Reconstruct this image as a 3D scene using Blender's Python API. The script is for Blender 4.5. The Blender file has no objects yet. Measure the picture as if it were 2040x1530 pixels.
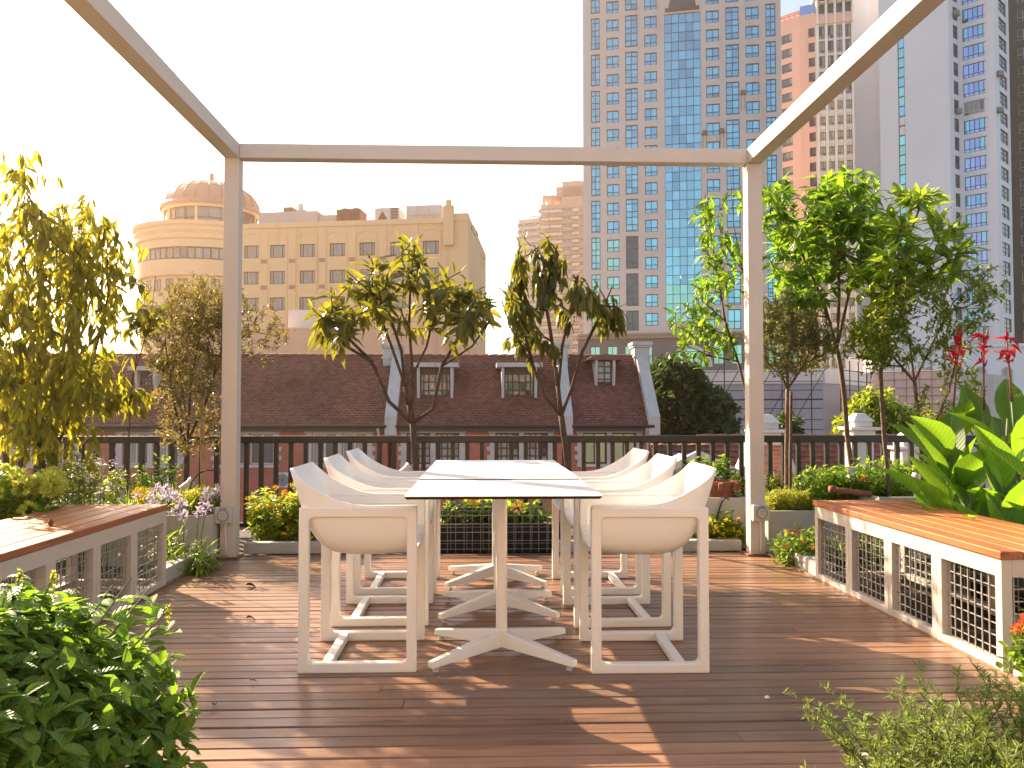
import bpy, math, random
import numpy as np
from mathutils import Vector
R = math.radians
SC = bpy.context.scene
COL = SC.collection
rng = np.random.default_rng(7)
random.seed(7)

# ------------------------------------------------------------------ camera, sky, sun, exposure
FPX, CAMH, YAW, PITCH = 1651.0, 1.10, R(2.01), R(1.80)
cam = bpy.data.objects.new('camera', bpy.data.cameras.new('camera'))
COL.objects.link(cam)
cam.location = (0, 0, CAMH)
cam.rotation_euler = (R(90) + PITCH, 0, -YAW)
cam.data.sensor_width = 36
cam.data.lens = FPX / 2040 * 36
cam.data.clip_start = 0.05
cam.data.clip_end = 6000
SC.camera = cam

SUN_AZ = R(-42)          # from +Y towards +X
SUN_EL = R(29)
world = bpy.data.worlds.new('World')
SC.world = world
world.use_nodes = True
wn = world.node_tree.nodes
sky = wn.new('ShaderNodeTexSky')
sky.sky_type = 'NISHITA'
sky.sun_disc = False
sky.sun_elevation = SUN_EL
sky.sun_rotation = SUN_AZ
sky.air_density = 1.0
sky.dust_density = 1.5
sky.ozone_density = 1.0
bg = wn['Background']
bg.inputs['Strength'].default_value = 0.096
wb = wn.new('ShaderNodeMix'); wb.data_type = 'RGBA'; wb.blend_type = 'MULTIPLY'; wb.inputs[0].default_value = 1.0
wb.inputs[7].default_value = (1.0, 0.935, 0.88, 1)      # warm white balance of the photograph
world.node_tree.links.new(sky.outputs[0], wb.inputs[6])
world.node_tree.links.new(wb.outputs[2], bg.inputs['Color'])

sl = bpy.data.lights.new('sun', 'SUN')
sl.energy = 5.0
sl.angle = R(0.5)
sl.color = (1.0, 0.80, 0.56)
sun = bpy.data.objects.new('sun', sl)
COL.objects.link(sun)
sdir = Vector((math.sin(SUN_AZ) * math.cos(SUN_EL), math.cos(SUN_AZ) * math.cos(SUN_EL), math.sin(SUN_EL)))
sun.rotation_euler = sdir.to_track_quat('Z', 'Y').to_euler()
sun.location = (-20, 20, 20)

vs = SC.view_settings
vs.view_transform = 'Standard'
vs.look = 'None'
vs.gamma = 1
vs.use_curve_mapping = False
vs.exposure = 1.95

# ------------------------------------------------------------------ measuring helpers
_F = np.array([math.sin(YAW) * math.cos(PITCH), math.cos(YAW) * math.cos(PITCH), math.sin(PITCH)])
_R = np.array([math.cos(YAW), -math.sin(YAW), 0.0])
_U = np.cross(_R, _F)
CP = np.array([0, 0, CAMH])

def ray(px, py):
    return _F + _R * (px - 1020) / FPX + _U * (765 - py) / FPX

def at(px, py, Y):                      # measured direction met at distance Y ahead
    d = ray(px, py)
    return CP + d * (Y / d[1])

def gp(px, py, z=0.0):                  # measured direction met at height z
    d = ray(px, py)
    return CP + d * ((z - CAMH) / d[2])

# ------------------------------------------------------------------ materials
def mk(name):
    m = bpy.data.materials.new(name)
    m.use_nodes = True
    nt = m.node_tree
    return m, nt, nt.nodes, nt.links, nt.nodes['Principled BSDF']

def rgba(c):
    return (c[0], c[1], c[2], 1)

def ramp(n, l, fac, stops):
    r = n.new('ShaderNodeValToRGB')
    el = r.color_ramp.elements
    el[0].position, el[0].color = stops[0][0], rgba(stops[0][1])
    el[1].position, el[1].color = stops[-1][0], rgba(stops[-1][1])
    for p, c in stops[1:-1]:
        e = el.new(p); e.color = rgba(c)
    l.new(fac, r.inputs[0])
    return r.outputs[0]

def tex_noise(n, l, scale, detail=4, vec=None, stretch=None):
    tc = n.new('ShaderNodeTexCoord')
    src = tc.outputs['Object'] if vec is None else vec
    if stretch:
        mp = n.new('ShaderNodeMapping')
        mp.inputs['Scale'].default_value = stretch
        l.new(src, mp.inputs[0]); src = mp.outputs[0]
    t = n.new('ShaderNodeTexNoise')
    t.inputs['Scale'].default_value = scale
    t.inputs['Detail'].default_value = detail
    l.new(src, t.inputs['Vector'])
    return t.outputs['Fac']

def mixc(n, l, fac, a, b, mode='MIX'):
    m = n.new('ShaderNodeMix'); m.data_type = 'RGBA'; m.blend_type = mode
    if isinstance(fac, float): m.inputs[0].default_value = fac
    else: l.new(fac, m.inputs[0])
    for s, v in ((6, a), (7, b)):
        if isinstance(v, tuple): m.inputs[s].default_value = rgba(v)
        else: l.new(v, m.inputs[s])
    return m.outputs[2]

def island(n):
    return n.new('ShaderNodeNewGeometry').outputs['Random Per Island']

def plain(name, c, rough=0.6, var=0.25, scale=6.0, bump=0.0, bscale=60.0, metal=0.0, isl=0.0, spec=0.5, stretch=None):
    m, nt, n, l, b = mk(name)
    a = tuple(x * (1 - var) for x in c); d = tuple(min(1, x * (1 + var * 0.6)) for x in c)
    col = ramp(n, l, tex_noise(n, l, scale, 5, stretch=stretch), [(0.3, a), (0.7, d)])
    if isl:
        k = ramp(n, l, island(n), [(0, (1 - isl,) * 3), (1, (1 + isl * .5,) * 3)])
        col = mixc(n, l, 1.0, col, k, 'MULTIPLY')
    l.new(col, b.inputs['Base Color'])
    b.inputs['Roughness'].default_value = rough
    b.inputs['Metallic'].default_value = metal
    b.inputs['Specular IOR Level'].default_value = spec
    if bump:
        bp = n.new('ShaderNodeBump'); bp.inputs['Strength'].default_value = bump
        bp.inputs['Distance'].default_value = 0.01
        l.new(tex_noise(n, l, bscale, 6), bp.inputs['Height']); l.new(bp.outputs[0], b.inputs['Normal'])
    return m

def leafmat(name, dark, light, trans, tf=0.45, rough=0.42, tip=None, vein=0.0):
    m, nt, n, l, b = mk(name)
    r = island(n)
    stops = [(0.0, dark), (0.55, tuple((x + y) / 2 for x, y in zip(dark, light))), (0.93, light)]
    stops.append((1.0, tip if tip else light))
    col = ramp(n, l, r, stops)
    t = n.new('ShaderNodeBsdfTranslucent')
    tcol = ramp(n, l, r, [(0.0, tuple(x * .55 for x in trans)), (1.0, trans)])
    if vein:
        at_ = n.new('ShaderNodeAttribute'); at_.attribute_name = 'leafuv'
        sp = n.new('ShaderNodeSeparateXYZ'); l.new(at_.outputs['Vector'], sp.inputs[0])
        def mth(op, a, b_=None):
            q = n.new('ShaderNodeMath'); q.operation = op
            for i, v in enumerate((a, b_)):
                if v is None: continue
                if isinstance(v, (int, float)): q.inputs[i].default_value = v
                else: l.new(v, q.inputs[i])
            return q.outputs[0]
        av = mth('ABSOLUTE', sp.outputs[1])
        rib = mth('LESS_THAN', av, .022)
        side = mth('SINE', mth('MULTIPLY', mth('SUBTRACT', sp.outputs[0], mth('MULTIPLY', av, .55)), vein))
        sv = mth('MULTIPLY', mth('ADD', side, 1.0), .5)
        sh = ramp(n, l, sv, [(0, (.90, .91, .89)), (.5, (1, 1, 1)), (1, (1.04, 1.04, 1.03))])
        col = mixc(n, l, 1.0, col, sh, 'MULTIPLY'); tcol = mixc(n, l, 1.0, tcol, sh, 'MULTIPLY')
        lite = tuple(min(1, x * 1.5 + .04) for x in light)
        col = mixc(n, l, rib, col, lite)
        bp = n.new('ShaderNodeBump'); bp.inputs['Strength'].default_value = .5; bp.inputs['Distance'].default_value = .003
        l.new(side, bp.inputs['Height']); l.new(bp.outputs[0], b.inputs['Normal'])
    l.new(col, b.inputs['Base Color'])
    b.inputs['Roughness'].default_value = rough
    b.inputs['Specular IOR Level'].default_value = 0.35
    l.new(tcol, t.inputs['Color'])
    mx = n.new('ShaderNodeMixShader'); mx.inputs[0].default_value = tf
    l.new(b.outputs[0], mx.inputs[1]); l.new(t.outputs[0], mx.inputs[2])
    l.new(mx.outputs[0], n['Material Output'].inputs['Surface'])
    return m

def woodmat(name, c, rough, dirx=True, gvar=0.45):
    m, nt, n, l, b = mk(name)
    st = (1.2, 26, 26) if dirx else (26, 1.2, 26)
    st2 = (.35, 5, 5) if dirx else (5, .35, 5)
    isl = island(n)
    tc = n.new('ShaderNodeTexCoord')
    ad = n.new('ShaderNodeVectorMath'); ad.operation = 'ADD'
    cx = n.new('ShaderNodeCombineXYZ')
    mu = n.new('ShaderNodeMath'); mu.operation = 'MULTIPLY'; mu.inputs[1].default_value = 37
    l.new(isl, mu.inputs[0]); l.new(mu.outputs[0], cx.inputs[0]); l.new(mu.outputs[0], cx.inputs[2])
    l.new(tc.outputs['Object'], ad.inputs[0]); l.new(cx.outputs[0], ad.inputs[1])
    g = tex_noise(n, l, 3.0, 7, ad.outputs[0], st)
    g2 = tex_noise(n, l, 2.2, 4, ad.outputs[0], st2)
    col = ramp(n, l, g, [(0.25, tuple(x * (1 - gvar) for x in c)), (0.5, c), (0.8, tuple(x * (1 + gvar * .6) for x in c))])
    kn = ramp(n, l, g2, [(0.28, (.35, .33, .32)), (0.42, (1, 1, 1)), (1, (1, 1, 1))])
    col = mixc(n, l, 0.8, col, kn, 'MULTIPLY')
    k = ramp(n, l, isl, [(0, (.72, .70, .70)), (0.5, (1, 1, 1)), (1, (1.25, 1.2, 1.15))])
    col = mixc(n, l, 1.0, col, k, 'MULTIPLY')
    # worn greyish blotches of their own shape
    w = tex_noise(n, l, 1.1, 5, tc.outputs['Object'], (.7, 2.2, 1))
    col = mixc(n, l, ramp(n, l, w, [(0.55, (0, 0, 0)), (0.72, (.55, .55, .55))]), col, tuple(x * .55 + .035 for x in c))
    l.new(col, b.inputs['Base Color'])
    rr = ramp(n, l, g2, [(0.2, (rough - .12,) * 3), (0.8, (rough + .14,) * 3)])
    l.new(rr, b.inputs['Roughness'])
    bp = n.new('ShaderNodeBump'); bp.inputs['Strength'].default_value = 0.25; bp.inputs['Distance'].default_value = 0.004
    l.new(g, bp.inputs['Height']); l.new(bp.outputs[0], b.inputs['Normal'])
    return m

def brickmat(name, c1, c2, mortar, sc=1.0):
    m, nt, n, l, b = mk(name)
    tc = n.new('ShaderNodeTexCoord'); sp = n.new('ShaderNodeSeparateXYZ'); cx = n.new('ShaderNodeCombineXYZ')
    ad = n.new('ShaderNodeMath')
    l.new(tc.outputs['Object'], sp.inputs[0]); l.new(sp.outputs[0], ad.inputs[0]); l.new(sp.outputs[1], ad.inputs[1])
    l.new(ad.outputs[0], cx.inputs[0]); l.new(sp.outputs[2], cx.inputs[1])
    t = n.new('ShaderNodeTexBrick')
    t.inputs['Color1'].default_value = rgba(c1); t.inputs['Color2'].default_value = rgba(c2); t.inputs['Mortar'].default_value = rgba(mortar)
    t.inputs['Scale'].default_value = 1.0
    t.inputs['Brick Width'].default_value = .24 * sc; t.inputs['Row Height'].default_value = .075 * sc
    t.inputs['Mortar Size'].default_value = .008 * sc
    l.new(cx.outputs[0], t.inputs['Vector'])
    v = ramp(n, l, tex_noise(n, l, .7, 5), [(.3, (.72, .70, .70)), (.7, (1.1, 1.1, 1.1))])
    l.new(mixc(n, l, 1.0, t.outputs['Color'], v, 'MULTIPLY'), b.inputs['Base Color'])
    b.inputs['Roughness'].default_value = .85
    return m

def streakmat(name, c, stain, rough=0.75, s=0.25):
    """painted wall with dirt streaks running down it"""
    m, nt, n, l, b = mk(name)
    f = tex_noise(n, l, 1.0, 6, stretch=(s * 5, s * 5, s * .5))
    f2 = tex_noise(n, l, s, 4)
    col = ramp(n, l, f2, [(.3, tuple(x * .9 for x in c)), (.7, c)])
    col = mixc(n, l, ramp(n, l, f, [(.55, (0, 0, 0)), (.8, (.6, .6, .6))]), col, stain)
    l.new(col, b.inputs['Base Color']); b.inputs['Roughness'].default_value = rough
    return m

def glassmat(name, c, rough=0.06, metal=0.75, wob=0.0):
    m, nt, n, l, b = mk(name)
    col = ramp(n, l, island(n), [(0, tuple(x * .75 for x in c)), (1, c)])
    l.new(col, b.inputs['Base Color'])
    b.inputs['Roughness'].default_value = rough
    b.inputs['Metallic'].default_value = metal
    if wob:
        bp = n.new('ShaderNodeBump'); bp.inputs['Strength'].default_value = wob; bp.inputs['Distance'].default_value = .05
        l.new(tex_noise(n, l, .8, 2), bp.inputs['Height']); l.new(bp.outputs[0], b.inputs['Normal'])
    return m

# ------------------------------------------------------------------ mesh builder and scene tree
def rootloc(o):
    while o.parent: o = o.parent
    return np.array(o.location)

class MB:
    def __init__(self):
        self.v = []; self.f = []; self.m = []; self.n = 0; self.uv = []
    def add(self, verts, faces, mi=0):
        verts = np.asarray(verts, float).reshape(-1, 3)
        k = self.n
        self.v.append(verts)
        self.f += [tuple(i + k for i in f) for f in faces]
        self.m += [mi] * len(faces)
        self.n += len(verts)
    def hexa(self, p, mi=0):                 # 8 points: bottom 4 (ccw), top 4
        self.add(p, [(3, 2, 1, 0), (4, 5, 6, 7), (0, 1, 5, 4), (1, 2, 6, 5), (2, 3, 7, 6), (3, 0, 4, 7)], mi)
    def box(self, x0, y0, z0, x1, y1, z1, mi=0):
        self.hexa([(x0, y0, z0), (x1, y0, z0), (x1, y1, z0), (x0, y1, z0), (x0, y0, z1), (x1, y0, z1), (x1, y1, z1), (x0, y1, z1)], mi)
    def bar(self, p, q, w, h=None, mi=0, up=(0, 0, 1)):
        p = np.array(p, float); q = np.array(q, float); h = h or w
        d = q - p; d /= np.linalg.norm(d) + 1e-12
        u = np.array(up, float)
        if abs(np.dot(d, u)) > .95: u = np.array((1., 0, 0)) if abs(d[0]) < .9 else np.array((0, 1., 0))
        s = np.cross(d, u); s /= np.linalg.norm(s); u = np.cross(s, d)
        a, b = s * w / 2, u * h / 2
        self.hexa([p - a - b, p + a - b, p + a + b, p - a + b, q - a - b, q + a - b, q + a + b, q - a + b], mi)
    def tube(self, pts, radii, n=6, mi=0, cap=True):
        pts = np.asarray(pts, float); k = len(pts)
        if np.isscalar(radii): radii = [radii] * k
        t = np.gradient(pts, axis=0); t /= np.linalg.norm(t, axis=1)[:, None] + 1e-9
        ref = np.array((0, 0, 1.)) if abs(t[0][2]) < .8 else np.array((1., 0, 0))
        a = np.linspace(0, 2 * np.pi, n, endpoint=False)
        vs_ = []
        for i in range(k):
            s = np.cross(t[i], ref); s /= np.linalg.norm(s) + 1e-9
            u = np.cross(s, t[i]); ref = u
            vs_.append(pts[i] + radii[i] * (np.cos(a)[:, None] * s + np.sin(a)[:, None] * u))
        fs = [(i * n + j, i * n + (j + 1) % n, (i + 1) * n + (j + 1) % n, (i + 1) * n + j) for i in range(k - 1) for j in range(n)]
        if cap:
            fs.append(tuple(range(n))[::-1]); fs.append(tuple((k - 1) * n + j for j in range(n)))
        self.add(np.concatenate(vs_), fs, mi)
    def lathe(self, prof, c, n=32, mi=0, a0=0, a1=2 * math.pi):
        full = abs(a1 - a0 - 2 * math.pi) < 1e-6
        m = n if full else n + 1
        vs_ = []
        for r, z in prof:
            for j in range(m):
                a = a0 + (a1 - a0) * j / n
                vs_.append((c[0] + r * math.cos(a), c[1] + r * math.sin(a), c[2] + z))
        fs = []
        for i in range(len(prof) - 1):
            for j in range(n):
                j2 = (j + 1) % m
                fs.append((i * m + j, i * m + j2, (i + 1) * m + j2, (i + 1) * m + j))
        self.add(vs_, fs, mi)
    def prism(self, poly, y0, y1, mi=0, axis='y'):       # poly in (x,z) extruded along y, or (x,y) along z
        k = len(poly)
        if axis == 'y': a = [(p[0], y0, p[1]) for p in poly]; b = [(p[0], y1, p[1]) for p in poly]
        elif axis == 'x': a = [(y0, p[0], p[1]) for p in poly]; b = [(y1, p[0], p[1]) for p in poly]
        else: a = [(p[0], p[1], y0) for p in poly]; b = [(p[0], p[1], y1) for p in poly]
        fs = [tuple(range(k))[::-1], tuple(range(k, 2 * k))] + [(i, (i + 1) % k, k + (i + 1) % k, k + i) for i in range(k)]
        self.add(a + b, fs, mi)
    def build(self, name, mats, parent=None, smooth=False, bevel=0.0, seg=2):
        V = np.concatenate(self.v) if self.v else np.zeros((0, 3))
        if parent is not None: V = V - rootloc(parent)
        me = bpy.data.meshes.new(name)
        me.from_pydata(V.tolist(), [], self.f)
        if not isinstance(mats, (list, tuple)): mats = [mats]
        for m in mats: me.materials.append(m)
        me.polygons.foreach_set('material_index', np.array(self.m, dtype=np.int32))
        if smooth: me.polygons.foreach_set('use_smooth', np.ones(len(self.f), dtype=bool))
        if self.uv:
            A = np.zeros((len(V), 3))
            for b0, u3 in self.uv: A[b0:b0 + len(u3)] = u3
            at_ = me.attributes.new('leafuv', 'FLOAT_VECTOR', 'POINT'); at_.data.foreach_set('vector', A.ravel())
        me.update()
        o = bpy.data.objects.new(name, me)
        COL.objects.link(o)
        if parent is not None: o.parent = parent
        if bevel:
            b = o.modifiers.new('bevel', 'BEVEL'); b.width = bevel; b.segments = seg; b.limit_method = 'ANGLE'; b.angle_limit = R(35)
        return o

def tag(o, label, cat, group=None):
    o['label'] = label; o['category'] = cat
    if group: o['group'] = group
    return o

def thing(name, label, cat, loc=(0, 0, 0), group=None):
    o = bpy.data.objects.new(name, None)
    o.empty_display_size = .2
    COL.objects.link(o); o.location = tuple(loc)
    return tag(o, label, cat, group)

def kids(o): return [c for c in COL.objects if c.parent == o]

def dup(root, loc, rotz=0, label=None):
    r = root.copy(); COL.objects.link(r); r.location = loc; r.rotation_euler = (0, 0, rotz)
    if label: r['label'] = label
    for ch in kids(root):
        c = ch.copy(); COL.objects.link(c); c.parent = r
        for g in kids(ch):
            d = g.copy(); COL.objects.link(d); d.parent = c
    return r

def struct(o):
    o['kind'] = 'structure'; return o

# ------------------------------------------------------------------ foliage helpers
def unit(a): return a / (np.linalg.norm(a, axis=-1, keepdims=True) + 1e-9)

T1 = np.array([(0, 0), (.3, .5), (.3, 0), (.3, -.5), (.68, .38), (.68, 0), (.68, -.38), (1, 0)])
F1 = [(0, 2, 1), (0, 3, 2), (1, 2, 5, 4), (2, 3, 6, 5), (4, 5, 7), (5, 6, 7)]
T0 = np.array([(0, 0), (.45, .5), (1, 0), (.45, -.5)])
F0 = [(0, 2, 1), (0, 3, 2)]
TB = np.array([(u, v * w) for u, w in ((0, .12), (.14, .62), (.32, .95), (.5, 1.0), (.68, .82), (.85, .45), (1, .03)) for v in (-.5, -.25, 0, .25, .5)])
FB = [(i * 5 + j, i * 5 + j + 1, (i + 1) * 5 + j + 1, (i + 1) * 5 + j) for i in range(6) for j in range(4)]

def leaves(mb, P, D, N, L, W, droop=.15, fold=.25, lod=1, mi=0):
    n = len(P)
    if n == 0: return
    T, F = ((T0, F0), (T1, F1), (TB, FB))[lod]
    D = unit(np.asarray(D, float)); S = unit(np.cross(D, N)); M = np.cross(S, D)
    L = np.broadcast_to(L, (n,)); W = np.broadcast_to(W, (n,)); dr = np.broadcast_to(droop, (n,))
    u = T[:, 0][None, :, None]; v = T[:, 1][None, :, None]
    Lx = L[:, None, None]; Wx = W[:, None, None]
    V = P[:, None, :] + D[:, None, :] * u * Lx + S[:, None, :] * v * Wx + M[:, None, :] * (fold * np.abs(v) * Wx - dr[:, None, None] * u * u * Lx)
    k = T.shape[0]; base = mb.n
    mb.uv.append((base, np.tile(np.c_[T, np.ones(k)], (n, 1))))
    mb.v.append(V.reshape(-1, 3)); mb.n += n * k
    for f in F:
        A = (np.arange(n) * k)[:, None] + np.array(f)[None, :] + base
        mb.f += [tuple(r) for r in A.tolist()]
    mb.m += [mi] * (n * len(F))

def rnd(n, s=1.0): return rng.normal(0, s, (n, 3))

def ell(n, c, r, shell=.5):
    d = unit(rng.normal(size=(n, 3)))
    rad = (shell + (1 - shell) * rng.random((n, 1))) * (rng.random((n, 1)) ** .25)
    return np.array(c) + d * rad * np.array(r)

class Skel:
    """branch skeleton: start polylines, then every tip is tied to the nearest node with a curved limb"""
    def __init__(self, lines):
        self.p = []; self.par = []; self.fixed = []
        for ln in lines:
            prev = -1
            for i, q in enumerate(ln):
                q = np.array(q, float)
                if prev == -1 and self.p:
                    d = [np.linalg.norm(q - x) for x in self.p]; prev = int(np.argmin(d))
                    if d[prev] < .01: continue
                self.p.append(q); self.par.append(prev); prev = len(self.p) - 1
        self.tips = []; self.dirs = []
    def tie(self, tips, start=1, step=.12, up=.25, wob=.015):
        tips = np.asarray(tips)
        order = np.argsort([min(np.linalg.norm(t - x) for x in self.p[start:]) for t in tips])
        for t in tips[order]:
            X = np.array(self.p[start:])
            d = np.linalg.norm(X - t, axis=1) + np.maximum(0, X[:, 2] - t[2] + .05) * 1.6
            i = int(np.argmin(d)) + start
            a = self.p[i]; k = max(2, int(np.linalg.norm(t - a) / step))
            mid = (a + t) / 2 + np.array((0, 0, -up * .3)) * np.linalg.norm(t - a) + rng.normal(0, wob, 3)
            prev = i
            for s in np.linspace(0, 1, k + 1)[1:]:
                q = (1 - s) ** 2 * a + 2 * s * (1 - s) * mid + s * s * t + rng.normal(0, wob * .3, 3) * (s < .99)
                self.p.append(q); self.par.append(prev); prev = len(self.p) - 1
            self.tips.append(t); self.dirs.append(unit(self.p[prev] - self.p[self.par[prev]]))
    def mesh(self, mb, rtip=.003, power=.45, rmax=1.0, n=5, mi=0):
        N = len(self.p); cnt = np.zeros(N); ch = [[] for _ in range(N)]
        for i, q in enumerate(self.par):
            if q >= 0: ch[q].append(i)
        for i in range(N - 1, -1, -1):
            if not ch[i]: cnt[i] = 1
            if self.par[i] >= 0: cnt[self.par[i]] += cnt[i]
        r = np.minimum(rtip * cnt ** power, rmax)
        self.r = r
        done = set()
        starts = [(q, c) for q in range(N) for c in ch[q] if self.par[q] < 0 or len(ch[q]) > 1]
        for q, c in starts:
            pts = [self.p[q]]; rad = [min(r[q], r[c] * 1.15)]
            while True:
                pts.append(self.p[c]); rad.append(r[c])
                if len(ch[c]) != 1: break
                c = ch[c][0]
            mb.tube(pts, rad, n, mi)

def whorl(mb, tips, dirs, k, L, W, spread=(40, 95), hang=0.0, back=.08, droop=.2, lod=1, mi=0, fold=.25, jit=.25):
    tips = np.asarray(tips); dirs = np.asarray(dirs)
    n = len(tips) * k
    P = np.repeat(tips, k, 0); Dm = np.repeat(unit(dirs), k, 0)
    a = unit(np.cross(Dm, unit(rnd(n)))); b = np.cross(Dm, a)
    phi = (np.tile(np.arange(k), len(tips)) * 2.4 + rng.random(n) * .8)[:, None]
    sp = np.radians(rng.uniform(spread[0], spread[1], (n, 1)))
    D = Dm * np.cos(sp) + (a * np.cos(phi) + b * np.sin(phi)) * np.sin(sp) + rnd(n, jit * .4)
    D[:, 2] -= hang * rng.uniform(.6, 1.2, n)
    P = P - Dm * (rng.random((n, 1)) * back)
    N = np.array((0, 0, 1.)) + rnd(n, jit) + Dm * .3
    leaves(mb, P, D, N, L * rng.uniform(.65, 1.15, n), W * rng.uniform(.75, 1.15, n), droop, fold, lod, mi)

# ------------------------------------------------------------------ materials used
M = {}
M['deck'] = woodmat('deck_wood', (.24, .132, .080), .34)
M['bench'] = woodmat('bench_wood', (.40, .135, .042), .45, dirx=False, gvar=.35)
M['frame'] = plain('greige_paint', (.50, .465, .41), .5, .06, 3, .08, 120)
M['steel'] = plain('pergola_paint', (.56, .50, .44), .45, .05, 2, .05, 150)
M['white'] = plain('white_plastic', (.80, .785, .75), .38, .02, 3, .03, 400)
M['top'] = plain('white_laminate', (.82, .81, .79), .30, .02, 3)
M['core'] = plain('black_core', (.02, .02, .022), .5, .1)
M['wire'] = plain('galvanised_wire', (.36, .35, .33), .45, .15, 20, metal=.4)
M['wire2'] = plain('dull_wire', (.20, .19, .17), .55, .15, 20, metal=.3)
M['rail'] = plain('black_paint', (.022, .019, .018), .4, .2, 5)
M['concrete'] = plain('planter_render', (.42, .40, .35), .85, .12, 4, .2, 60)
M['kerb'] = plain('kerb_stone', (.40, .385, .35), .85, .15, 5, .25, 60)
M['soil'] = plain('soil', (.045, .030, .020), .95, .4, 14, .6, 40)
M['terra'] = plain('terracotta', (.24, .085, .045), .8, .3, 12, .3, 40)
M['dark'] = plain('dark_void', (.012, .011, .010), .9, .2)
M['plastic'] = plain('grey_plastic', (.50, .49, .46), .45, .05)
M['bark'] = plain('bark', (.13, .085, .055), .85, .4, 25, .5, 60)
M['barkd'] = plain('bark_dark', (.075, .048, .032), .85, .4, 25, .5, 60)
M['bamboo'] = plain('bamboo', (.40, .25, .12), .6, .25, 12)
M['stem'] = plain('green_stem', (.10, .14, .04), .6, .3, 12)

# ------------------------------------------------------------------ setting
mb = MB(); mb.box(-4000, -300, -11.5, 4000, 4000, -10)
struct(mb.build('ground', plain('asphalt', (.06, .058, .055), .9, .25, .3)))
mb = MB(); mb.box(-7.5, -4, -.5, 6.2, 8.0, -.04)
struct(mb.build('terrace_floor', M['soil']))
mb = MB(); mb.box(-9, -3.8, -10, 8, 7.7, -.51)
struct(mb.build('building_below', plain('render', (.3, .28, .25), .9)))
# unseen house wall added behind the camera to block sky light
mb = MB(); mb.box(-9, -7, -.03, 8, -3.0, 5.2)
tag(mb.build('sky_block_wall', plain('sky_block_render', (.42, .33, .25), .9), None), 'plain unseen house wall added behind the camera to block sky light', 'house')

DX0, DX1 = -1.97, 2.16
mb = MB(); y = .55; pitch = .0885
while y < 6.38:
    cuts = [DX0 - (.9 if y < 3.3 else 0)] + sorted(random.uniform(-1.5, 1.7) for _ in range(random.choice((0, 0, 1)))) + [DX1 + (1.2 if y < 3.3 else 0)]
    for a, b in zip(cuts[:-1], cuts[1:]):
        dz = random.uniform(-.0015, .0015); t = random.uniform(-.0012, .0012)
        y1 = y + pitch - random.uniform(.0055, .008); e = .004
        pr = [(y, -.025 + dz), (y, dz - e), (y + e, dz), (y1 - e, dz + t), (y1, dz + t - e), (y1, -.025 + dz)]
        mb.prism(pr, a + .001, b - .001, 0, 'x')
    y += pitch
struct(mb.build('deck', M['deck']))

# ------------------------------------------------------------------ pergola
PL, PR_, PY, PZ, PW = -1.945, 2.027, 6.24, 2.995, .112
t = thing('pergola', 'tall beige steel pergola frame of square posts and beams over the deck', 'pergola', ((PL + PR_) / 2, PY, 0))
def postmesh(x, y):
    m = MB(); m.box(x, y, 0, x + PW, y + PW, PZ)
    m.box(x - .03, y - .03, .001, x + PW + .03, y + PW + .03, .012, 1); return m
for x, y in ((PL, PY), (PR_, PY), (PL, -2.4), (PR_, -2.4)):
    po = postmesh(x, y).build('post', [M['steel'], M['terra']], t, bevel=.004)
    if y > 0:
        xo = x - .025 if x < 0 else x + .005
        b = MB(); b.box(xo, y - .055, .265, xo + .125, y + .001, .385)
        ob = b.build('outlet_box', M['plastic'], t, bevel=.006)
        b = MB(); cx, cz = xo + .0625, .325
        n = 28
        ring = [(cx + .043 * math.cos(2 * math.pi * i / n), cz + .046 * math.sin(2 * math.pi * i / n)) for i in range(n)]
        b.prism(ring, y - .064, y - .0555, 0)
        b.box(cx - .024, y - .066, cz + .03, cx + .024, y - .0556, cz + .056, 0)
        ring = [(cx + .032 * math.cos(2 * math.pi * i / n), cz + .034 * math.sin(2 * math.pi * i / n)) for i in range(n)]
        b.prism(ring, y - .067, y - .0642, 1)
        for dx, dz in ((-.012, .012), (0, .013), (.012, .012), (-.011, -.006), (.011, -.006)):
            b.box(cx + dx - .003, y - .0682, cz + dz - .003, cx + dx + .003, y - .0672, cz + dz + .003, 2)
        b.build('socket', [plain('socket_grey', (.27, .26, .24), .5, .05), M['plastic'], M['dark']], ob)
        b = MB(); xc = x + (.045 if x < 0 else .07)
        b.tube([(xc, y - .02, .266), (xc, y - .024, .25), (xc + .003, y - .018, .1), (xc + .005, y - .014, .012)], [.013, .008, .008, .008], 8)
        b.tube([(xc, y - .022, .268), (xc, y - .022, .245)], .013, 8)
        b.build('conduit', plain('white_pipe', (.62, .60, .57), .4, .04), t, smooth=True)
b = MB(); b.box(PL + PW + .001, PY, PZ + .001, PR_ - .001, PY + PW, PZ + PW - .001); b.build('beam', M['steel'], t, bevel=.004)
b = MB(); b.box(PL + PW + .001, -2.4, PZ + .001, PR_ - .001, -2.4 + PW, PZ + PW - .001); b.build('beam', M['steel'], t, bevel=.004)
for x in (PL, PR_):
    b = MB(); b.box(x, -2.4, PZ + .0005, x + PW, PY + PW, PZ + PW); b.build('beam', M['steel'], t, bevel=.004)

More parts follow.
